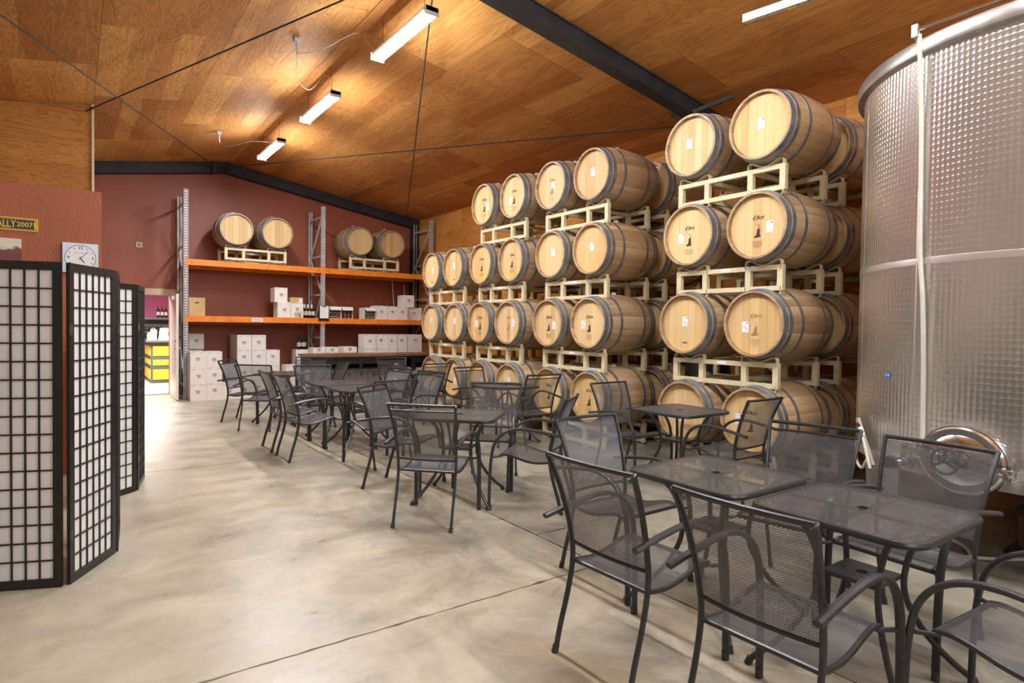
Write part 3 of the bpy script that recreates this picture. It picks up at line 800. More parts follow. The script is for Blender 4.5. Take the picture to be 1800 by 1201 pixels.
# barrels on the top shelf: heads face the room (-Y), on the same cream racks turned by 90 degrees
zs_ = 2.728
for xc, yy, who in ((3.05, 13.62, 'over the left bay'), (5.62, 13.62, 'over the bay near the corner')):
    dup(rack0, (xc, yy, zs_), pi / 2, 'cream steel rack on the upper orange shelf, %s' % ('over the door-side bay' if xc < 4 else 'over the corner bay'), 'cream racks on the upper shelf')
    for dx in (-.385, .385):
        barrel((xc + dx, yy - .02, zs_ + .648), pi / 2 + random.uniform(-.03, .03),
               'plain pale-headed barrel on the upper shelf, %s, %s' % ('door-side bay' if xc < 4 else 'corner bay', ('door side' if dx < 0 else 'far side') + ' of its pair'),
               'barrels on the upper shelf', tint=(.86, .82, .78, 1))
bpy.data.objects.remove(bpy.data.objects[barrel0.name]) if False else None
def drop(o):
    for c, gs in KIDS[o.name]:
        for g in gs: bpy.data.objects.remove(g)
        bpy.data.objects.remove(c)
    bpy.data.objects.remove(o)
drop(barrel0); drop(rack0)

# ================================================================== CARTONS, BOTTLES
def mark_mesh():
    bb = MB()
    for (x0, x1, z, h) in ((-.042, .042, .022, .015), (-.026, .030, .003, .013), (-.036, .036, -.015, .012), (-.012, .018, -.034, .011), (-.11, -.045, .128, .005), (.05, .105, .128, .005)):
        n = 4 if h > .006 else 1
        for i in range(n):
            a = x0 + (x1 - x0) * i / n; c = x0 + (x1 - x0) * (i + 1) / n - .004; bb.box(a, c, -.0012, 0, z - h / 2, z + h / 2)
    me = bb.mesh('printed_mark', M['mark_ink'], smooth=False); return me
ME_MARK = mark_mesh()
def carton_mesh(mat, wx, wy, h):
    bb = MB(); e = .002
    bb.box(0, wx, 0, wy, 0, h - .004); bb.box(e, wx - e, 0, wy / 2 - .0015, h - .004, h); bb.box(e, wx - e, wy / 2 + .0015, wy, h - .004, h)
    return bb.mesh('carton', mat, smooth=False)
ME_CART = {}
def carton(x, y, z, label, group, wx=.276, wy=.36, h=.312, mat='white_card', mark=True, name='wine_carton'):
    key = (mat, round(wx, 3), round(wy, 3), round(h, 3))
    if key not in ME_CART: ME_CART[key] = carton_mesh(M[mat], wx, wy, h)
    o = link(name, ME_CART[key]); o.location = (x, y, z); tag(o, label, 'box', group)
    o.rotation_euler = (0, 0, random.uniform(-.012, .012))
    if mark: stuff(link('printed_mark', ME_MARK, o, (wx / 2 + random.uniform(-.01, .01), -.0002, h * random.uniform(.48, .6))))
    bb = MB(); bb.box(0.01, wx - .01, wy / 2 - .02, wy / 2 + .02, h, h + .0006); bb.build('tape', M['tape'], o, smooth=False)
    return o
G1 = 'white wine cartons stacked on the floor under the shelf'
rows = ['bottom', 'middle', 'upper']
for r_ in range(3):
    for c_ in range(2):
        carton(1.80 + c_ * .279, 12.94, r_ * .3145, 'white wine carton, %s row, %s column of the stack by the door' % (rows[r_], 'post-side' if c_ == 0 else 'second'), G1)
carton(1.90, 13.85, .957, 'white carton behind the door-side stack on hidden cartons, set back', G1)
for k in range(3): carton(1.88, 13.82, .3145 * k, 'white carton hidden in rear column behind the door-side stack, %s row' % rows[k], G1)
for c_ in range(2): carton(2.36 + .275 * c_, 12.96, 0, 'white carton on the floor behind the far armchair, %s from the door-side stack' % ('first' if c_ == 0 else 'second'), G1)
for c_ in range(3):
    for r_ in range(4):
        if c_ == 2 and r_ == 3: continue
        carton(2.725 + .283 * c_, 13.42, r_ * .3145, 'white carton, %s tier, %s column of the middle stack' % (['floor', 'second', 'third', 'top'][r_], ['first', 'second', 'third'][c_]), G1)
for r_ in range(4): carton(2.722, 13.79, r_ * .3145, 'white carton set back at the end of the middle stack, %s tier' % ['floor', 'second', 'third', 'top'][r_], G1, wx=.27)
for r_ in range(2): carton(3.62, 13.15, r_ * .3145, 'white carton before the bench end, %s tier' % ['floor', 'second'][r_], G1, wx=.25)
b_open = None
for r_ in range(3): b_open = carton(3.92, 13.46, r_ * .3145, 'white carton %s' % ['at the foot of the bottle-topped column', 'in the middle of the bottle-topped column', 'with bottle necks standing on top'][r_], G1)
G2 = 'white cartons on the lower orange shelf'; ZS = 1.631
carton(1.83, 13.34, ZS, 'kraft brown carton with a dark hand hole on the lower shelf', G2, .285, .36, .355, 'kraft', False, 'kraft_carton')
bb = MB(); bb.tube([(-.035, 0, 0), (.035, 0, 0)], .010, 8, ry=.012); ok_ = bb.build('hand_hole', M['ink'], bpy.data.objects['kraft_carton']); ok_.location = (.142, -.001, .255); ok_.scale = (1, .1, 1)
carton(3.495, 13.33, ZS, 'white carton, lower of the two stacked on the lower shelf', G2, .268, .36, .325)
carton(3.44, 13.36, ZS + .326, 'white carton, upper of the two stacked on the lower shelf', G2, .262, .34, .305)
carton(3.778, 13.35, ZS, 'white carton beside the corkscrews on the lower shelf', G2, .255, .36, .31)
carton(4.07, 13.56, ZS, 'white carton behind the row of wine bottles', G2, .255, .34, .30)
carton(3.775, 13.40, ZS + .311, 'small kraft box lying on a white carton', G2, .18, .2, .125, 'kraft', False, 'kraft_box')
carton(3.962, 13.42, ZS + .311, 'narrow white box standing on a white carton by the kraft box', G2, .08, .16, .12, 'white_card', False)
carton(5.70, 13.33, ZS, 'white carton next to the open case beside the corner bay middle', G2, .285, .36, .318)
carton(5.995, 13.34, ZS, 'white carton, second after the open case in the corner bay', G2, .228, .36, .313)
carton(6.23, 13.33, ZS, 'white carton, third after the open case in the corner bay', G2, .265, .36, .313)
carton(6.53, 13.45, ZS, 'white carton under the upper carton in the shelf corner', G2, .40, .40, .30)
carton(6.43, 13.40, ZS + .301, 'white carton on top of the corner carton of the lower shelf', G2, .275, .36, .292)
G3 = 'white cartons stacked behind the workbench'
n_ = ['first', 'second', 'third', 'fourth', 'fifth', 'sixth']
for c_, (x, wd) in enumerate(((5.24, .278), (5.52, .262), (5.785, .25), (6.04, .262), (6.33, .34))):
    for r_ in range(4):
        carton(x, 12.92 + .02 * (c_ % 2), r_ * .3225, 'white carton behind the workbench, %s tier, %s column from the middle post' % (['floor', 'second', 'third', 'top'][r_], n_[c_]), G3, wd, .34, .321)
for x, wd, h_ in ((4.12, .26, .10), (4.40, .26, .11), (4.78, .3, .118)):
    for r_ in range(3): carton(x, 12.93, r_ * .298, 'white carton behind the bench %s, %s row' % ('left of the middle post' if x < 4.3 else ('just past the middle post' if x < 4.6 else 'well past the middle post'), rows[r_]), G3, wd, .34, .296)
    carton(x, 12.93, .895, '%s flat white carton peeking over the bench top' % ('post-side' if x < 4.3 else ('middle' if x < 4.6 else 'lone')), G3, wd, .34, h_)
for c_ in range(6):
    for r_ in range(2):
        carton(3.98 + .282 * c_, 12.35, r_ * .29, 'white carton under the workbench, %s tier, %s from its open end' % ('floor' if r_ == 0 else 'second', n_[c_]), 'white cartons under the workbench', .272, .36, .288)

def bottle_proto():
    t = bpy.data.objects.new('wine_bottle', None); C.objects.link(t); tag(t, 'x', 'bottle')
    bb = MB(); bb.lathe([(.0005, .006), (.03, 0), (.0375, .004), (.0375, .185), (.034, .205), (.018, .232), (.0145, .245), (.0145, .30), (.0005, .30)], 20); bb.build('glass', M['wine_glass'], t)
    bb = MB(); bb.lathe([(.0152, .236), (.0152, .302), (.0005, .303)], 16); bb.build('foil_capsule', M['foil'], t)
    bb = MB(); bb.lathe([(.038, .06), (.038, .15)], 20); bb.build('label', M['bottle_label'], t)
    return freeze(t)
bot0 = bottle_proto()
for i in range(4):
    dup(bot0, (4.045 + .076 * i, 13.42, ZS), random.uniform(0, 6), 'dark wine bottle standing on the lower shelf, %s towards the clipboard' % n_[i], 'wine bottles standing by the clipboard')
for i, (x, y) in enumerate(((4.0, 13.55), (4.05, 13.6), (4.11, 13.55), (4.15, 13.62))):
    dup(bot0, (x, y, .945), 0, 'dark bottle standing upright on the top carton by the bench, %s' % n_[i], 'bottles on the carton column')
# open cases lying on their sides: bottle ends face the room
def open_case(x, label):
    t = thing('open_wine_case', label, 'box', (x, 13.33, ZS), random.uniform(-.02, .02), 'open wine cases on the lower shelf')
    w_, d_, h_ = .262, .34, .262; k = .005
    bb = MB(); bb.box(0, w_, 0, d_, 0, k); bb.box(0, w_, 0, d_, h_ - k, h_); bb.box(0, k, 0, d_, k, h_ - k); bb.box(w_ - k, w_, 0, d_, k, h_ - k); bb.box(k, w_ - k, d_ - k, d_, k, h_ - k)
    bb.build('carton', M['white_card'], t, smooth=False)
    bb = MB(); bb.add([(0, 0, h_), (w_, 0, h_), (w_ - .01, -.06, h_ - .075), (.01, -.06, h_ - .075), (0, .004, h_ + .002), (w_, .004, h_ + .002), (w_ - .01, -.058, h_ - .072), (.01, -.058, h_ - .072)], [(0, 1, 2, 3), (7, 6, 5, 4), (2, 6, 7, 3), (0, 4, 5, 1)])
    bb.build('flap', M['white_card'], t, smooth=False)
    bb = MB(); c = w_ / 3
    for i in (1, 2): bb.box(i * c - .002, i * c + .002, .012, d_ - k, k, h_ - k); bb.box(k, w_ - k, .012, d_ - k, i * c - .002, i * c + .002)
    bb.build('divider', M['kraft'], t, smooth=False)
    return t
CELL = ['top', 'middle', 'lower']; COLN = ['first', 'second', 'third']
bb = MB(); bb.lathe([(.0005, .006), (.03, 0), (.0375, .004), (.0375, .185), (.034, .205), (.018, .232), (.0145, .30), (.0005, .30)], 16, 'y'); ME_LYING = bb.mesh('lying_bottle', M['wine_glass'])
bb = MB(); bb.lathe([(.0005, -.001), (.016, -.001), (.016, .006)], 12, 'y'); ME_SEALD = bb.mesh('seal', M['foil_red']); bb = MB(); bb.lathe([(.0005, -.001), (.016, -.001), (.016, .006)], 12, 'y'); ME_SEALK = bb.mesh('seal', M['grey_ink'])
for ci, (x, lab, red) in enumerate(((4.60, 'open white wine case just past the clipboard, bottles showing', False), (4.875, 'open white wine case with red-capped bottles, next to another open case', True), (5.42, 'open white wine case standing alone, with a kraft-patched flap', False))):
    cs = open_case(x, lab)
    for i in range(3):
        for j in range(3):
            c = .262 / 3; o = link('wine_bottle', ME_LYING); o.location = (x + c * (i + .5), 13.36, ZS + c * (j + .5))
            tag(o, 'bottle lying in the %s open case, %s row, %s cell' % (n_[ci], CELL[2 - j], COLN[i]), 'bottle', 'bottles lying in open cases')
            link('seal', ME_SEALD if red else ME_SEALK, o)
# clipboard hung on the middle post
t = thing('clipboard', 'black clipboard with white list hung on the middle rack post', 'clipboard', (4.45, 13.245, 1.575))
bb = MB(); bb.box(-.115, .115, 0, .012, 0, .335); bb.build('board', M['black_plastic'], t, smooth=False)
bb = MB(); bb.box(-.09, .10, -.003, -.0005, .055, .325); p_ = bb.build('sheet', M['sticker'], t, smooth=False)
bb = MB()
for i in range(9): bb.box(-.075, random.uniform(-.01, .07), -.0042, -.0031, .275 - i * .022, .278 - i * .022)
stuff(bb.build('writing', M['grey_ink'], p_, smooth=False))
bb = MB(); bb.box(-.05, .05, -.012, -.0035, .305, .335); bb.build('clip', M['cork_tool'], t, smooth=False)
def corkscrew(x, mat, label):
    t = thing('corkscrew', label, 'corkscrew', (x, 13.3, ZS + .002), 0, 'corkscrews by the white carton')
    bb = MB(); bb.box(-.012, .012, -.008, .008, 0, .085); bb.build('handle', mat, t, smooth=False)
    bb = MB(); bb.tube(arc((0, .115), .03, 0, 2 * pi, 16, 'xz', 0.0)[:-1], .005, 6, closed=True); bb.build('ring', M['cork_tool'], t)
    bb = MB(); bb.tube([(-.02, 0, .10), (-.026, 0, .03)], .005, 6); bb.tube([(.02, 0, .10), (.026, 0, .03)], .005, 6); bb.build('lever', M['cork_tool'], t)
corkscrew(3.87, M['yellow'], 'yellow-handled corkscrew before the white carton'); corkscrew(3.945, M['cork_tool'], 'steel-handled corkscrew beside the yellow one')
# odd items in the shelf corner
for i, (x, tl) in enumerate(((6.45, .03), (6.78, .05))):
    bb = MB(); bb.tube([(x, 13.95, ZS + .002), (x - tl, 14.05, ZS + .98 - i * .1)], .012, 6); tag(bb.build('metal_pole', M['rack_grey']), 'thin grey pole standing behind the corner cartons, %s' % ('shelf side' if i == 0 else 'wall side'), 'pole', 'poles in the shelf corner')

# workbench
for (x0, x1, lab) in ((3.62, 5.68, 'long workbench with brown wooden top and black steel frame'), (5.73, 7.0, 'shorter black workbench beyond the long one, by the barrels')):
    t = thing('workbench', lab, 'workbench', (x0, 11.55, 0)); W = x1 - x0; D = .76; z = .91
    n = 5
    for k in range(n):
        bb = MB(); bb.box(0, W, D * k / n, D * (k + 1) / n - .002, z - .045, z); bb.build('top_plank', M['bench_wood'], t, smooth=False)
    bb = MB(); bb.box(.04, W - .04, .04, .09, z - .10, z - .046); bb.box(.04, W - .04, D - .09, D - .04, z - .10, z - .046); bb.box(.04, .09, .09, D - .09, z - .1, z - .046); bb.box(W - .09, W - .04, .09, D - .09, z - .1, z - .046)
    bb.build('top_frame', M['bench_black'], t, smooth=False)
    bb = MB(); bb.box(.10, W - .10, D - .038, D - .02, z - .33, z - .05); bb.box(.10, W - .10, .06, .075, z - .19, z - .1); bb.build('back_panel', M['bench_black'], t, smooth=False)
    bb = MB(); bb.box(.05, W - .05, .05, D - .05, .615, .64); bb.build('lower_shelf', M['bench_black'], t, smooth=False)
    for xx in (.04, W - .11):
        for yy in (.04, D - .11): bb = MB(); bb.box(xx, xx + .07, yy, yy + .07, 0, z - .1); bb.build('leg', M['bench_black'], t, smooth=False)
    if W > 1.5:
        bb = MB(); bb.box(W / 2 - .03, W / 2 + .03, .042, .1, .64, z - .1); bb.build('divider', M['bench_black'], t, smooth=False)

# ================================================================== CHAIRS AND TABLES
def lattice(name, wd, ht, cw, ch, sw, mat, warp, inside=None, tk=.0012):
    # expanded metal: strands of zigzag wire with a three-sided section, mapped by warp(u, v) -> point, normal
    bb = MB(); hc = cw / 2; nu = int(round(wd / hc)); nv = int(round(ht / ch))
    for k in range(nv):
        for fl in (0, 1):
            prev = None
            for i in range(nu + 1):
                u = -wd / 2 + i * hc
                v = -ht / 2 + k * ch + ((ch / 2 if i % 2 else 0) if fl == 0 else (ch / 2 if i % 2 else ch))
                if inside and not inside(u, v): prev = None; continue
                p0, nn = warp(u, v - sw / 2); p1, _ = warp(u, v + sw / 2); pm = (Vector(p0) + Vector(p1)) / 2
                q0, q1, q2 = Vector(p0) + Vector(nn) * tk, Vector(p1) + Vector(nn) * tk, pm - Vector(nn) * tk
                b0 = len(bb.v); bb.v += [tuple(q0), tuple(q1), tuple(q2)]
                if prev is not None:
                    for a, c in ((0, 1), (1, 2), (2, 0)): bb.face((prev + a, prev + c, b0 + c, b0 + a))
                prev = b0
    me = bpy.data.meshes.new(name); me.from_pydata(bb.v, [], bb.f); me.materials.append(mat); me.update(); return me
# seat height profile along y (front is +y)
SEAT = [(.10, .418), (.16, .408), (.24, .405), (.32, .418), (.40, .442), (.47, .455), (.52, .447)]
def seat_z(y):
    for (a, za), (c, zc) in zip(SEAT[:-1], SEAT[1:]):
        if y <= c: t = (y - a) / (c - a); t = max(0, t); t = t; return za + (zc - za) * t
    return SEAT[-1][1]
SEATC = spline([(0, y, z) for y, z in SEAT], 5)
def seat_zs(y):
    for p, q in zip(SEATC[:-1], SEATC[1:]):
        if y <= q.y: return p.z + (q.z - p.z) * max(0, (y - p.y)) / (q.y - p.y)
    return SEATC[-1].z
STILE = spline([(.225, .0, .0), (.225, .028, .12), (.225, .072, .27), (.2255, .098, .40), (.229, .098, .50), (.236, .070, .64), (.247, .022, .79), (.26, -.038, .925)], 5)
def stile_at(z):
    for p, q in zip(STILE[:-1], STILE[1:]):
        if z <= q.z: t = (z - p.z) / (q.z - p.z); return p + (q - p) * t
    return STILE[-1]
def back_pt(u, z, bow=.022):
    s = stile_at(z); f = u / s.x; return Vector((u, s.y - bow * (1 - f * f), z))
def chair_proto(gap):
    t = bpy.data.objects.new('mesh_armchair', None); C.objects.link(t); tag(t, 'x', 'chair'); t.empty_display_size = .1
    # seat
    def sw(u, v): y = .31 + v; return (u, y, seat_zs(y) + .002), (0, 0, 1)
    link('seat', lattice('seat', .425, .41, .0125, .0078, .0023, M['mesh'], sw, None, .0006), t)
    bb = MB()
    for s in (-1, 1): bb.tube([(s * .222, p.y, p.z - .004) for p in SEATC], .011, 8)
    bb.tube([(-.225, .10, .413), (.225, .10, .413)], .010, 8); bb.tube([(-.222, .518, .440), (.222, .518, .440)], .011, 8)
    for s in (-1, 1): bb.tube([(s * .222, .50, .436), (s * .266, .575, .432)], .009, 8)
    bb.build('seat_frame', M['frame'], t)
    # back
    z0 = .505; z1 = .876 if gap else .905
    def bw(u, v):
        z = (z0 + z1) / 2 + v; s = stile_at(z); uu = u / .215 * (s.x - .006); p = back_pt(uu, z); return tuple(p), (0, -1, .12)
    link('backrest', lattice('backrest', .43, z1 - z0, .0128, .0080, .0024, M['mesh'], bw), t)
    us = [-1 + 2 * i / 14 for i in range(15)]
    def rail(z, r, nm):
        bb = MB(); s = stile_at(z); bb.tube([back_pt(u * s.x, z) for u in us], r, 8); bb.build(nm, M['frame'], t)
    rail(.922, .0115, 'top_rail'); rail(z0 - .004, .009, 'lower_rail')
    if gap: rail(z1 + .002, .0065, 'upper_mesh_rail')
    for s in (-1, 1):
        bb = MB(); bb.tube([(s * p.x, p.y, p.z) for p in STILE], .0105, 8, ry=.015, upv=(0, 1, 0)); lg = bb.build('rear_leg', M['frame'], t)
        bb = MB(); bb.tube([(s * .225, -.004, .0), (s * .225, .006, .035)], .0155, 8); bb.build('foot_cap', M['cap'], lg)
        path = spline([(s * .272, -.035, .628), (s * .272, .06, .646), (s * .272, .20, .668), (s * .272, .32, .678), (s * .272, .42, .662), (s * .272, .50, .615), (s * .272, .55, .545), (s * .272, .575, .45), (s * .272, .588, .28), (s * .272, .592, .0)], 5)
        bb = MB(); bb.tube(path, .0175, 10, ry=.0115, upv=(0, -.45, .9)) if False else bb.tube(path, .0175, 10, ry=.0125)
        bb.tube([(s * .232, .07, .648), (s * .268, .07, .648)], .006, 6)
        ar = bb.build('arm', M['frame'], t)
        bb = MB(); bb.tube([(s * .272, .5925, .0), (s * .272, .591, .04)], .0205, 10, ry=.0155); bb.build('foot_cap', M['cap'], ar)
    return freeze(t)
chA = chair_proto(False); chB = chair_proto(True)
GC = 'dark mesh patio armchairs'
CH = [  # proto, x, y, deg, label
    (chA, 1.811, 1.909, -88.6, 'dark mesh armchair, back to camera, at the farther of the two nearest tables'),
    (chA, 1.822, 1.193, -88.5, 'largest mesh armchair, back to camera, at the nearest table'),
    (chA, 2.703, 2.884, 181, 'mesh armchair facing the nearest tables, its back towards the far room'),
    (chB, 3.634, 1.929, 101, 'mesh armchair with gapped top rail standing before the steel tank side'),
    (chA, 3.621, 1.273, 87, 'mesh armchair before the tank hatch, facing the camera over nearest table'),
    (chA, 2.66, .32, -4, 'mesh armchair cut by the frame edge, only arms and seat in view'),
    (chA, 4.60, 4.60, 181, 'mesh armchair on the far side of the small barrel-side table'),
    (chA, 4.71, 2.935, 2, 'mesh armchair between the barrel-side table and the tank'),
    (chB, 2.07, 3.983, -48, 'gap-railed mesh armchair, back to camera, alone nearest the open floor'),
    (chA, 3.345, 3.84, 38.5, 'mesh armchair seen edge-on from its side at the diamond-turned table'),
    (chB, 2.322, 5.425, 218, 'gap-railed mesh armchair at the diamond-turned table, back to the table pair'),
    (chB, 3.46, 5.09, 135, 'gap-railed mesh armchair facing camera across the diamond-turned table'),
    (chB, 4.652, 5.818, 0, 'gap-railed mesh armchair near the barrels, facing the far barrel-side table'),
    (chB, 4.506, 7.264, 188, 'gap-railed mesh armchair behind the far barrel-side table, before stamped barrels'),
    (chA, 2.736, 5.898, 7, 'mesh armchair at the near end of the middle table pair, back to the camera'),
    (chA, 2.70, 8.45, 182, 'mesh armchair at the far end of the middle table pair'),
    (chA, 1.870, 7.568, -91, 'mesh armchair beside the middle table pair, farther of two side by side'),
    (chA, 1.877, 6.920, -88, 'mesh armchair beside the middle table pair, nearer of two side by side'),
    (chB, 3.506, 7.471, 101, 'mesh armchair leaning into view behind the middle table pair, farther one'),
    (chB, 3.606, 6.770, 101, 'mesh armchair leaning into view behind the middle table pair, nearer one'),
    (chA, 2.032, 8.927, -41, 'mesh armchair, back to camera, at the table before the carton stacks'),
    (chB, 1.955, 10.181, 231, 'gap-railed mesh armchair nearest the white carton stacks and the door'),
    (chB, 3.33, 10.56, 150, 'gap-railed mesh armchair before the bench end, facing the camera'),
    (chA, 3.241, 8.848, 50, 'mesh armchair seen side-on before the workbench'),
    (chB, 4.556, 9.95, 170, 'gap-railed mesh armchair against the workbench, pale in the light'),
    (chB, 4.498, 8.216, 7, 'gap-railed mesh armchair before the farthest floor barrels'),
]
for p, x, y, d, lab in CH: dup(p, (x, y, 0), RAD(d), lab, GC)
drop(chA); drop(chB)

HT = .355; RCN = .11
def rrect(h, r, n=8):
    out = []
    for cx_, cy_, a0 in ((h - r, h - r, 0), (-h + r, h - r, pi / 2), (-h + r, -h + r, pi), (h - r, -h + r, 3 * pi / 2)):
        for i in range(n + 1): a = a0 + pi / 2 * i / n; out.append((cx_ + r * cos(a), cy_ + r * sin(a)))
    return out
def table_proto():
    t = bpy.data.objects.new('mesh_table', None); C.objects.link(t); tag(t, 'x', 'table'); t.empty_display_size = .1
    hi = HT - .024; zt = .735
    def ins(u, v):
        a, c = abs(u), abs(v); r = RCN - .024
        if a > hi or c > hi: return False
        if a > hi - r and c > hi - r and (a - hi + r) ** 2 + (c - hi + r) ** 2 > r * r: return False
        return u * u + v * v > .03 ** 2
    link('mesh_top', lattice('mesh_top', 2 * hi, 2 * hi, .0140, .0076, .0023, M['mesh_top'], lambda u, v: ((u, v, zt - .004), (0, 0, 1)), ins, .0004), t)
    bb = MB(); o1 = rrect(HT, RCN); o2 = rrect(HT - .004, RCN - .004); o3 = rrect(HT - .026, RCN - .026)
    n = len(o1); ring = [[(x, y, zt - .02) for x, y in o3], [(x, y, zt - .026) for x, y in o2], [(x, y, zt - .012) for x, y in o1], [(x, y, zt - .002) for x, y in o2], [(x, y, zt) for x, y in rrect(HT - .012, RCN - .012)], [(x, y, zt - .003) for x, y in o3]]
    base = len(bb.v)
    for r_ in ring: bb.v += r_
    for k in range(len(ring)):
        k2 = (k + 1) % len(ring)
        for i in range(n): i2 = (i + 1) % n; bb.face((base + k * n + i, base + k * n + i2, base + k2 * n + i2, base + k2 * n + i))
    bb.build('rim', M['frame'], t)
    bb = MB(); bb.lathe([(.021, zt - .02), (.021, zt + .001), (.031, zt + .001), (.034, zt - .004)], 24); bb.build('umbrella_ring', M['frame'], t)
    bb = MB()
    for a in range(4): bb.bar((.03 * cos(a * pi / 2), .03 * sin(a * pi / 2), zt - .014), (hi * cos(a * pi / 2), hi * sin(a * pi / 2), zt - .014), .02, .01)
    bb.build('cross_support', M['frame'], t, smooth=False)
    # shelf plate with a hole
    bb = MB(); h = .115; zz = .455; n = 24
    outer = []; inner = []
    for i in range(n):
        a = 2 * pi * i / n; k = h / max(abs(cos(a)), abs(sin(a))); outer.append((k * cos(a), k * sin(a))); inner.append((.025 * cos(a), .025 * sin(a)))
    vs = [(x, y, z_) for z_ in (zz, zz - .018) for ringp in (outer, inner) for x, y in ringp]
    fs = []
    for i in range(n):
        j = (i + 1) % n
        fs += [(i, j, n + j, n + i), (2 * n + i, 3 * n + i, 3 * n + j, 2 * n + j), (i, 2 * n + i, 2 * n + j, j), (n + i, n + j, 3 * n + j, 3 * n + i)]
    bb.add(vs, fs); bb.build('umbrella_plate', M['frame'], t, smooth=False)
    for a in range(4):
        ang = pi / 4 + a * pi / 2
        prof = [(.335, zt - .03), (.29, zt - .045), (.235, zt - .10), (.195, zt - .18), (.175, zt - .26), (.172, .40), (.195, .32), (.26, .21), (.36, .10), (.44, .035), (.465, .0)]
        bb = MB(); bb.tube(spline([(r_ * cos(ang), r_ * sin(ang), z_) for r_, z_ in prof], 4), .0135, 8); lg = bb.build('leg', M['frame'], t)
        bb = MB(); bb.tube([(.464 * cos(ang), .464 * sin(ang), 0), (.45 * cos(ang), .45 * sin(ang), .03)], .0175, 8); bb.build('foot_cap', M['cap'], lg)
    return freeze(t)
tb = table_proto()
for x, y, d, lab in ((2.79, 1.245, 0, 'square dark mesh table nearest the camera'), (2.80, 2.0, 0, 'square dark mesh table pushed against the nearest one, farther from camera'),
                     (4.70, 3.78, 0, 'small dark mesh table standing before the barrels beside the tank'), (2.75, 4.58, 45, 'dark mesh table turned diamond-wise behind the lone gap-railed chair'),
                     (2.85, 7.86, 0, 'dark mesh table, farther of the middle pair'), (2.85, 7.12, 0, 'dark mesh table, nearer of the middle pair'),
                     (2.66, 9.75, 45, 'dark mesh table before the white carton stacks'), (4.60, 6.54, 0, 'dark mesh table before the barrels, second along from the tank'), (4.5, 9.08, 0, 'dark mesh table before the workbench near the far barrels')):
    dup(tb, (x, y, 0), RAD(d), lab, 'square dark mesh patio tables')
drop(tb)

# ================================================================== STEEL TANK
TX, TY, TR, TZ0, TZ1 = 5.69, 1.19, 1.30, .58, 3.30
tank = thing('steel_tank', 'huge stainless wine tank with swirled polish beside the barrels', 'tank', (TX, TY, 0))
def shell(z0, z1, nm):
    n = 160; me = bpy.data.meshes.new(nm); vs = []; fs = []
    for z in (z0, z1):
        for i in range(n): a = 2 * pi * i / n; vs.append((TR * cos(a), TR * sin(a), z))
    for i in range(n): fs.append((i, (i + 1) % n, n + (i + 1) % n, n + i))
    me.from_pydata(vs, [], fs); uvl = me.uv_layers.new(name='shell'); k = 0
    for i in range(n):
        for (ii, z) in ((i, z0), (i + 1, z0), (i + 1, z1), (i, z1)): uvl.data[k].uv = (2 * pi * TR * ii / n, z); k += 1
    me.materials.append(M['tank']); me.polygons.foreach_set('use_smooth', [True] * n); me.update(); return link(nm, me, tank)
shell(.64, 1.945, 'lower_shell'); shell(1.985, TZ1, 'upper_shell')
bb = MB(); bb.lathe([(TR - .002, 1.94), (TR + .002, 1.945), (TR + .003, 1.965), (TR + .002, 1.985), (TR - .002, 1.99)], 128); bb.build('weld_band', M['tank_band'], tank)
bb = MB(); bb.lathe([(TR - .01, TZ0), (TR + .001, TZ0), (TR + .001, .645), (TR - .002, .65)], 128); bb.build('skirt', M['skirt'], tank)
bb = MB(); bb.lathe([(TR - .01, TZ1 - .01), (TR + .045, TZ1 + .005), (TR + .05, TZ1 + .02), (TR + .05, TZ1 + .085), (TR + .044, TZ1 + .095), (TR - .02, TZ1 + .095), (TR - .03, TZ1 + .08)], 128); bb.build('top_rim', M['dull_steel'], tank)
bb = MB(); bb.lathe([(TR - .03, TZ1 + .07), (.6, TZ1 + .16), (.2, TZ1 + .20), (.0005, TZ1 + .20)], 96); bb.build('lid', M['dull_steel'], tank)
bb = MB(); bb.lathe([(TR - .01, TZ0 + .002), (.0005, TZ0 + .06)], 64); bb.build('bottom_plate', M['dull_steel'], tank)
def seam(a):
    bb = MB(); bb.bar(((TR + .0005) * cos(a), (TR + .0005) * sin(a), .65), ((TR + .0005) * cos(a), (TR + .0005) * sin(a), TZ1), .012, .002, (cos(a), sin(a), 0)); bb.build('seam', M['tank_band'], tank, smooth=False)
seam(RAD(156)); seam(RAD(126))
for d in (138, 48, -42, -132):
    a = RAD(d); bb = MB(); p = Vector((cos(a), sin(a), 0)); q = Vector((-sin(a), cos(a), 0)); r0 = TR - .10
    def P(r, s, z): v_ = p * r + q * s; return (v_.x, v_.y, z)
    bb.add([P(r0 + .09, -.13, .62), P(r0 + .09, .13, .62), P(r0 + .07, .085, .01), P(r0 + .07, -.085, .01), P(r0 - .03, -.13, .62), P(r0 - .03, .13, .62), P(r0 - .03, .085, .01), P(r0 - .03, -.085, .01)], [(0, 1, 2, 3), (7, 6, 5, 4), (0, 4, 5, 1), (1, 5, 6, 2), (2, 6, 7, 3), (3, 7, 4, 0)])
    lg = bb.build('leg', M['dull_steel'], tank, smooth=False)
    bb = MB(); bb.lathe([(.0005, .012), (.11, .012), (.11, 0), (.0005, 0)], 20, c=P(r0 + .02, 0, 0)); bb.build('foot_plate', M['dull_steel'], lg)
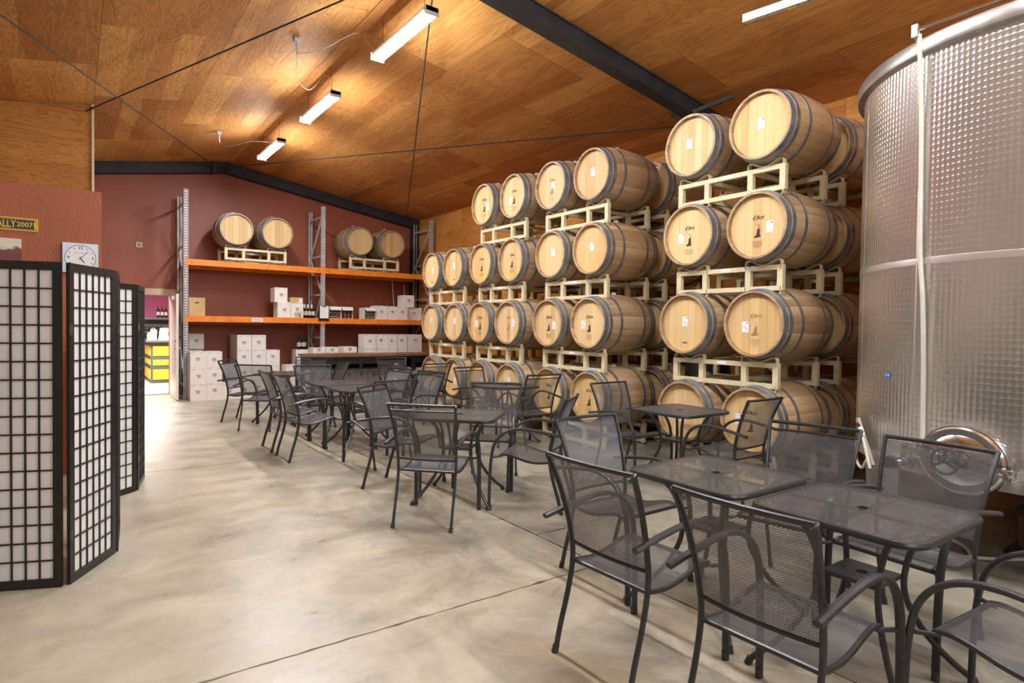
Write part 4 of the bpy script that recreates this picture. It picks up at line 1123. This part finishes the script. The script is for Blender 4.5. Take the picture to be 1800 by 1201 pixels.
# oval manway hatch with clamp bar and handwheel
ha = RAD(171.5)
def tank_frame(a, z): 
    # local X = tangent (to the viewer's right), Y = up, Z = outward
    out = Vector((cos(a), sin(a), 0)); tg = Vector((0, 0, 1)).cross(out); 
    mm = Matrix((tg, (0, 0, 1), out)).transposed().to_4x4(); mm.translation = out * (TR) + Vector((0, 0, z)); return mm
HM = tank_frame(ha, .735)
def oval(prof, ax, ay, nm, mat, par=tank, n=48, mat_l=HM):
    bb = MB(); base = 0
    for r_, h in prof:
        for i in range(n): a = 2 * pi * i / n; bb.v.append(((ax * r_) * cos(a), (ay * r_) * sin(a), h))
    for k in range(len(prof) - 1):
        for i in range(n): j = (i + 1) % n; bb.face((k * n + i, k * n + j, (k + 1) * n + j, (k + 1) * n + i))
    o = bb.build(nm, mat, par); o.matrix_local = mat_l; return o
oval([(1.0, -.03), (1.0, .045), (.985, .055), (.93, .055), (.91, .045), (.90, .02)], .245, .208, 'hatch_ring', M['chrome'])
hd_ = oval([(.94, .03), (.95, .058), (.90, .072), (.72, .066), (.60, .082), (.30, .10), (.001, .104)], .245, .208, 'hatch_door', M['chrome'])
bb = MB(); bb.box(-.29, .31, -.022, .022, .115, .15); bb.box(.285, .31, -.03, .03, -.02, .17); bb.box(-.305, -.28, -.03, .03, -.02, .15); o = bb.build('clamp_bar', M['chrome'], tank, smooth=False); o.matrix_local = HM @ Matrix.Rotation(RAD(-5), 4, 'Z')
bb = MB(); bb.tube(arc((0, 0), .075, 0, 2 * pi, 28, 'xy', .19)[:-1], .009, 8, closed=True)
for k in range(3): a = RAD(90 + 120 * k); bb.bar((0, 0, .19), (.075 * cos(a), .075 * sin(a), .19), .02, .008)
bb.tube([(0, 0, .10), (0, 0, .2)], .012, 10); o = bb.build('handwheel', M['black_steel'], tank); o.matrix_local = HM @ Matrix.Translation((-.02, .0, 0))
bb = MB(); bb.tube([(.292, 0, .06), (.292, 0, .2)], .016, 10); bb.tube([(.255, 0, .19), (.33, 0, .19)], .008, 8); o = bb.build('wing_nut', M['chrome'], tank); o.matrix_local = HM @ Matrix.Rotation(RAD(-5), 4, 'Z')
# outlet valve under the hatch
VM = tank_frame(RAD(158), .66)
bb = MB(); bb.lathe([(.03, -.02), (.03, .06), (.048, .06), (.048, .085), (.028, .085), (.028, .17), (.046, .17), (.046, .2), (.02, .2), (.0005, .195)], 24); bb.tube([(0, 0, .12), (0, .05, .12), (0, .055, .125), (.10, .06, .15)], .009, 8)
o = bb.build('outlet_valve', M['chrome'], tank); o.matrix_local = VM
bb = MB(); bb.lathe([(.018, .199), (.035, .20), (.037, .24), (.0005, .24)], 20); o = bb.build('valve_cap', M['black_plastic'], tank); o.matrix_local = VM
bb = MB(); a = RAD(145.7); mm = tank_frame(a, 1.201); bb.box(-.027, .027, -.014, .014, .0005, .002); o = bb.build('blue_tag', M['blue'], tank, smooth=False); o.matrix_local = mm
me = text_mesh('65,185', .018, M['sticker'], .0003); o2 = link('tag_lettering', me, o); o2.location = (0, 0, .0024)
# rail and clip on the rim
bb = MB(); A0, A1 = RAD(156.5), RAD(200)
bb.tube([((TR + .075) * cos(A0), (TR + .075) * sin(A0), TZ1 + .155), ((TR + .075) * cos(A1), (TR + .075) * sin(A1), TZ1 + .155)], .012, 8)
bb.build('top_rail', M['chrome'], tank)
for A in (A0, A1):
    bb = MB(); p = Vector((cos(A), sin(A), 0)); bb.bar(p * (TR + .03) + Vector((0, 0, TZ1 + .05)), p * (TR + .08) + Vector((0, 0, TZ1 + .17)), .035, .012); bb.bar(p * (TR + .08) + Vector((0, 0, TZ1 + .11)), p * (TR + .08) + Vector((0, 0, TZ1 + .19)), .035, .02); bb.build('rail_bracket', M['silver'], tank, smooth=False)
# level hose down the shell
pts = []
for z, d in ((3.40, 156.9), (2.9, 157.0), (2.3, 157.6), (2.0, 158.0), (1.7, 159.2), (1.3, 160.0), (.95, 160.3), (.78, 160.4), (.68, 160.0)):
    a = RAD(d); rr = TR + (.055 if z > 3.2 else .022); pts.append((TX + rr * cos(a), TY + rr * sin(a), z))
pts[0] = (TX + (TR + .055) * cos(RAD(156.9)), TY + (TR + .055) * sin(RAD(156.9)), 3.425)
bb = MB(); bb.tube(spline(pts, 8), .0145, 10); tag(bb.build('level_hose', M['hose']), 'milky white hose hanging down the front of the tank', 'hose')
# sampling gauge clamped at the tank foot
GM = Matrix.Translation((TX, TY, 0)) @ tank_frame(RAD(139), .71)
t = thing('level_gauge', 'beige slotted gauge bar with white hose loop at the tank foot', 'gauge'); t.matrix_world = GM
bb = MB(); bb.bar((-.14, .14, .05), (.10, -.16, .05), .032, .02, (0, 0, 1)); bb.build('bar', M['gauge_beige'], t, smooth=False)
bb = MB(); bb.bar((-.11, .115, .063), (.04, -.07, .063), .012, .006, (0, 0, 1)); bb.build('slot', M['ink'], t, smooth=False)
bb = MB(); bb.tube([(-.02, .09, .085), (.02, .035, .085)], .018, 10); bb.build('fitting', M['white_plastic'], t)
bb = MB(); bb.tube([(.02, .035, .085), (.15, -.17, .09)], .011, 8); bb.tube(spline([(-.09, .02, .05), (-.15, -.06, .05), (-.14, -.17, .05), (-.06, -.21, .05), (.01, -.14, .05)], 6), .010, 8); bb.build('hose_loop', M['hose'], t)
bb = MB(); bb.tube([(-.035, .10, .085), (-.05, .12, .10)], .012, 8); bb.build('tap', M['black_plastic'], t)
# pump with filter jar and hoses on the floor under the tank
t = thing('filter_pump', 'small pump with amber filter jar and black cap under the tank', 'pump', (5.33, 1.27, 0))
bb = MB(); bb.box(-.16, .2, -.16, .12, 0, .03); bb.build('base', M['black_plastic'], t, smooth=False)
bb = MB(); bb.lathe([(.0005, .05), (.05, .05), (.058, .08), (.06, .27), (.0005, .27)], 24, c=(-.05, .02, 0)); bb.build('jar', M['amber'], t)
bb = MB(); bb.lathe([(.0005, .03), (.04, .03), (.05, .05), (.0005, .05)], 24, c=(-.05, .02, 0)); bb.build('jar_base', M['grey_paint'], t)
bb = MB(); bb.lathe([(.066, .262), (.068, .30), (.05, .33), (.02, .335), (.018, .37), (.0005, .37)], 24, c=(-.05, .02, 0)); bb.build('cap', M['black_plastic'], t)
bb = MB(); bb.tube([(.0, -.02, .30), (.08, -.08, .30), (.03, -.12, .10), (.0, -.14, .045)], .013, 8); bb.build('outlet_pipe', M['hose'], t)
bb = MB(); bb.lathe([(.0005, .031), (.07, .031), (.07, .22), (.05, .24), (.0005, .24)], 24, c=(.12, -.03, 0)); bb.build('canister', M['white_plastic'], t)
for pts, mt, lab in (([(5.3, 1.15, .013), (5.0, 1.32, .013), (4.72, 1.62, .013), (4.75, 1.85, .013), (5.0, 1.9, .013), (5.15, 1.75, .013), (5.0, 1.55, .013), (4.7, 1.45, .013), (4.45, 1.52, .013)], 'hose', 'pale clear hose coiled on the floor under the tank'),
                     ([(5.5, 1.2, .009), (5.25, 1.05, .009), (5.0, 1.1, .009), (4.85, 1.0, .009), (4.9, .8, .009), (5.2, .7, .009), (5.6, .8, .009)], 'black_plastic', 'thin black cable on the floor under the tank')):
    bb = MB(); bb.tube(spline(pts, 8), .012 if mt == 'hose' else .008, 8); tag(bb.build('floor_hose', M[mt]), lab, 'hose')

# ================================================================== FOLDING SCREENS
PW, PH = .49, 1.825
def bar_meshes():
    bb = MB(); bb.box(-.004, .004, -.007, .007, .05, PH - .045); v_ = bb.mesh('lattice_bar', M['lacquer'], smooth=False)
    bb = MB(); bb.box(.04, PW - .04, -.0065, .0065, -.004, .004); return v_, bb.mesh('lattice_bar', M['lacquer'], smooth=False)
ME_VB, ME_HB = bar_meshes()
bb = MB(); bb.box(0, .042, -.0095, .0095, 0, PH); bb.box(PW - .042, PW, -.0095, .0095, 0, PH); bb.box(.042, PW - .042, -.0095, .0095, .0, .052); bb.box(.042, PW - .042, -.0095, .0095, PH - .047, PH); ME_SFR = bb.mesh('screen_panel', M['lacquer'], smooth=False)
bb = MB(); bb.box(.04, PW - .04, .0015, .0025, .05, PH - .045); ME_PAPER = bb.mesh('paper_sheet', M['paper'], smooth=False)
bb = MB(); bb.box(-.012, .012, -.0125, -.0095, -.03, .03); bb.tube([(0, -.013, -.03), (0, -.013, .03)], .004, 6); ME_HINGE = bb.mesh('hinge', M['brass'], smooth=False); ME_HINGEB = ME_HINGE.copy(); ME_HINGEB.materials[0] = M['grey_paint']
def screen(label, segs, hinge):
    root = thing('folding_screen', label, 'folding screen', (*segs[0][0], 0), 0, 'black lattice paper screens')
    for (a, c) in segs:
        ang = atan2(c[1] - a[1], c[0] - a[0]); p = link('screen_panel', ME_SFR, root, (a[0] - segs[0][0][0], a[1] - segs[0][0][1], .0), (0, 0, ang))
        link('paper_sheet', ME_PAPER, p)
        for i in range(1, 6): link('lattice_bar', ME_VB, p, (.042 + (PW - .084) * i / 6, 0, 0))
        for i in range(1, 17): link('lattice_bar', ME_HB, p, (0, 0, .052 + (PH - .099) * i / 17))
        for z in (.28, 1.45): link('hinge', hinge, p, (.008, 0, z))
    return root
def to(a, dirv): d = Vector(dirv).normalized() * PW; return (a[0] + d.x, a[1] + d.y)
a0 = (-.505, 4.425); screen('black lattice screen with white paper standing nearest the camera', [(a0, (-.05, 4.235)), ((-.024, 4.245), (.213, 4.675)), ((.226, 4.692), (.262, 5.18))], ME_HINGEB)
q0 = (.09, 5.965); screen('black lattice paper screen half hidden behind the nearer one, by the doorway', [(q0, (.447, 6.302)), ((.458, 6.315), (.545, 6.79))], ME_HINGE)

# ================================================================== THINGS ON THE WALLS
t = thing('rally_plate', 'black and yellow plate reading RALLY 2007 on the rust wall', 'sign', (-.267, 7.285, 2.328))
bb = MB(); bb.box(-.56, 0, 0, .014, 0, .118); bb.build('plate', M['yellow'], t, smooth=False)
bb = MB(); bb.box(-.55, -.010, -.0015, .001, .010, .108); bb.build('black_field', M['ink'], t, smooth=False)
for (x0, x1, z0, z1) in ((-.545, -.016, .014, .0165), (-.545, -.016, .1015, .104)):
    bb = MB(); bb.box(x0, x1, -.0028, -.0016, z0, z1); bb.build('pinstripe', M['yellow'], t, smooth=False)
bb = MB(); bb.lathe([(.0005, -.0028), (.045, -.0028), (.045, -.0016)], 20, 'y', a0=pi / 2, a1=3 * pi / 2); o = bb.build('end_arc', M['yellow'], t); o.location = (-.013, 0, .059); o.scale = (.38, 1, 1)
rm = Matrix.Rotation(pi / 2, 4, 'X')
for txt, x1, wd, ht in (('RALLY', -.160, .172, .068), ('2007', -.037, .118, .044)):
    me = text_mesh(txt, .1, M['yellow'], .0008, bold=.012)
    xs = [v_.co.x for v_ in me.vertices]; ys_ = [v_.co.y for v_ in me.vertices]
    kx, ky = wd / (max(xs) - min(xs)), ht / (max(ys_) - min(ys_))
    me.transform(Matrix.Diagonal((kx, ky, 1, 1)) @ Matrix.Translation((-max(xs), -(max(ys_) + min(ys_)) / 2, 0))); me.transform(rm)
    o = link('lettering', me, t); o.location = (x1, -.0032, .059)
t = thing('canvas_picture', 'dark red and cream abstract canvas on the rust wall', 'picture', (-.389, 7.278, 1.90))
bb = MB(); bb.box(-.5, 0, 0, .02, 0, .35); bb.build('canvas', M['canvas'], t, smooth=False)
# wall clock
t = thing('wall_clock', 'square silver wall clock with white round dial on the rust wall', 'clock', (.0595, 7.298, 2.108))
bb = MB(); bb.box(-.142, .142, -.035, 0, -.142, .142); bb.build('case', M['silver'], t, smooth=False)
bb = MB(); bb.lathe([(.126, -.036), (.124, -.039), (.119, -.036)], 48, 'y'); bb.build('bezel', M['silver'], t)
bb = MB(); bb.lathe([(.0005, -.0362), (.119, -.0362)], 48, 'y'); dial = bb.build('dial', M['sticker'], t)
for h in range(12):
    a = pi / 2 - h * pi / 6; x, z = .098 * cos(a), .098 * sin(a)
    if h % 3 == 0:
        me = text_mesh({0: '12', 3: '3', 6: '6', 9: '9'}[h], .038, M['ink'], .0003, bold=.02); me.transform(rm); o = link('numeral', me, dial); o.location = (x * .98, -.0370, z * .98)
    else:
        bb = MB(); bb.bar((x * .95, -.037, z * .95), (x * 1.09, -.037, z * 1.09), .006, .0015, (0, 1, 0)); bb.build('tick', M['ink'], dial, smooth=False)
for ang, ln, wd, nm, mt in ((44, .09, .005, 'minute_hand', 'ink'), (146, .055, .007, 'hour_hand', 'ink'), (215, .02, .003, 'second_hand', 'red')):
    a = pi / 2 - RAD(ang); bb = MB(); bb.bar((-.012 * cos(a), -.039, -.012 * sin(a)), (ln * cos(a), -.039, ln * sin(a)), wd, .001, (0, 1, 0)); bb.build(nm, M[mt], t, smooth=False)
bb = MB(); bb.lathe([(.0005, -.0415), (.007, -.0415), (.007, -.038)], 12, 'y'); bb.build('hub', M['red'], t)
bb = MB()
for i in range(9): bb.box(-.054 + i * .012, -.046 + i * .012, -.0372, -.0364, .045, .051)
stuff(bb.build('dial_lettering', M['grey_ink'], dial, smooth=False))
# thermostat on the back wall
t = thing('wall_control', 'small cream wall control box with dark square on the red wall', 'wall control', (1.081, YB - .022, 3.045))
bb = MB(); bb.box(-.055, .055, 0, .02, -.055, .055); bb.build('plate', M['trim_cream'], t, smooth=False)
bb = MB(); bb.box(-.018, .018, -.003, 0, -.018, .018); bb.build('dial', M['grey_paint'], t, smooth=False)

# ================================================================== DOOR AND TASTING ROOM
d1 = bpy.data.objects.new('door_1', None); C.objects.link(d1); struct(d1); d1.location = (1.64, YB - .05, 0); d1.rotation_euler = (0, 0, RAD(-91.5))
bb = MB(); bb.box(0, 1.2, -.022, .022, .012, 2.04); bb.build('leaf', M['door_white'], d1, smooth=False)
for s in (-1, 1):
    bb = MB(); bb.tube([(1.13, s * .022, 1.0), (1.13, s * .06, 1.0), (1.03, s * .065, 1.0)], .009, 8); bb.lathe([(.0005, 0), (.028, 0), (.026, .006)], 16, 'y', c=(1.13, s * .0225, 1.0)); bb.build('lever_handle', M['dull_steel'], d1)
    bb = MB(); bb.lathe([(.0005, s * .038), (.02, s * .038), (.028, s * .0225)], 16, 'y', c=(1.13, 0, 1.14)); bb.build('lock', M['dull_steel'], d1)
bb = MB(); bb.box(.85, 1.08, -.085, -.0225, 1.93, 2.0); bb.bar((.95, -.06, 2.01), (.45, -.26, 2.02), .03, .012); bb.build('closer', M['dull_steel'], d1, smooth=False)
# room beyond
b = MB(); b.box(-2.4, 4.2, 20.2, 20.3, 0, 2.75); struct(b.build('wall_tasting_back', M['magenta'], smooth=False))
b = MB(); b.box(-2.5, -2.4, 14.56, 20.2, 0, 2.75); struct(b.build('wall_tasting_left', M['wall_plain'], smooth=False))
b = MB(); b.box(4.2, 4.3, 14.56, 20.2, 0, 2.75); struct(b.build('wall_tasting_right', M['wall_plain'], smooth=False))
b = MB(); b.box(-2.5, 4.3, 14.56, 20.3, 2.75, 2.85); struct(b.build('ceiling_tasting', M['wall_plain'], smooth=False))
t = thing('tasting_counter', 'dark grey tasting counter with yellow front panels through the doorway', 'counter', (1.53, 17.15, 0))
bb = MB(); bb.box(0, 1.4, 0, 1.6, 0, 1.0); bb.build('body', M['grey_paint'], t, smooth=False)
bb = MB(); bb.box(-.10, 1.5, -.08, 1.7, 1.0, 1.045); bb.build('worktop', M['grey_paint'], t, smooth=False)
for z0, z1 in ((.09, .334), (.44, .57), (.668, .905)):
    bb = MB(); bb.box(.045, 1.3, -.008, 0, z0, z1); bb.build('yellow_panel', M['yellow'], t, smooth=False)
    bb = MB(); bb.box(-.008, 0, .06, 1.5, z0, z1); bb.build('yellow_panel', M['yellow'], t, smooth=False)
t = thing('wall_shelf', 'dark wall shelf carrying three bottles before the magenta wall', 'shelf', (.7, 19.0, 1.56))
bb = MB(); bb.box(0, 2.6, 0, .4, 0, .06); bb.build('board', M['grey_paint'], t, smooth=False)
bb = MB(); bb.box(.0, .04, 0, .4, -1.55, 0); bb.box(2.56, 2.6, 0, .4, -1.55, 0); bb.box(.0, 2.6, .36, .4, -1.55, 0); bb.box(.04, 2.56, .02, .36, -.36, -.33); bb.build('cabinet', M['grey_paint'], t, smooth=False)
for i, x in enumerate((1.88, 1.975, 2.065)):
    dup(bot0, (x, 19.15, 1.62), 0, 'dark bottle on the shelf through the doorway, %s of three' % n_[i], 'bottles on the shelf past the door')
k = 0
for i in range(5):
    for j in range(2):
        o = link('wine_bottle', ME_LYING); o.location = (1.60 + i * .085, 19.03, 1.232 + .0395 + j * .076); tag(o, 'bottle lying in the rack under the far shelf, %s row, %s along' % ('lower' if j == 0 else 'upper', n_[i]), 'bottle', 'bottles lying under the far shelf')
t = thing('menu_card', 'tan menu card leaning on the tasting counter', 'menu', (1.80, 17.3, 1.047)); bb = MB(); bb.add([(-.10, 0, 0), (.10, 0, 0), (.14, .12, .30), (-.05, .12, .30), (-.10, .004, 0), (.10, .004, 0), (.14, .124, .30), (-.05, .124, .30)], [(0, 1, 2, 3), (7, 6, 5, 4), (0, 4, 5, 1), (1, 5, 6, 2), (2, 6, 7, 3), (3, 7, 4, 0)]); bb.build('card', M['kraft'], t, smooth=False)
t = thing('open_leaflet', 'white leaflet with red print on the tasting counter', 'leaflet', (1.97, 17.22, 1.047)); bb = MB(); bb.add([(-.12, 0, 0), (.06, 0, 0), (.16, .1, .16), (-.02, .1, .16), (-.12, .004, 0), (.06, .004, 0), (.16, .104, .16), (-.02, .104, .16)], [(0, 1, 2, 3), (7, 6, 5, 4), (0, 4, 5, 1), (1, 5, 6, 2), (2, 6, 7, 3), (3, 7, 4, 0)]); bb.build('sheet', M['sticker'], t, smooth=False)
bb = MB(); bb.add([(-.02, .03, .06), (.03, .03, .06), (.06, .06, .11), (.01, .06, .11)], [(0, 1, 2, 3)]); o = bb.build('red_print', M['red'], t, smooth=False); o.location = (0, -.006, .0)
t = thing('bag_stand', 'pale blue gift bag standing on the tasting counter', 'bag', (1.60, 17.42, 1.047)); bb = MB(); bb.box(-.06, .08, -.04, .04, 0, .26); bb.build('bag', M['silver'], t, smooth=False); bb = MB(); bb.tube(arc((.01, .26), .035, 0, pi, 10, 'xz', 0.0), .004, 6); bb.build('handle', M['white_plastic'], t)
t = thing('brochure_holder', 'white brochure holder with orange leaflet on the tasting counter', 'holder', (1.50, 17.25, 1.047)); bb = MB(); bb.box(-.04, .05, -.04, .04, 0, .15); bb.build('holder', M['white_plastic'], t, smooth=False); bb = MB(); bb.box(-.03, .04, -.02, -.012, .02, .20); bb.build('leaflet', M['orange'], t, smooth=False)
drop(bot0)
# threshold strip
b = MB(); b.box(D0, D1, YB - .02, YB + .16, 0, .006); struct(b.build('trim_3', M['black_steel'], smooth=False))
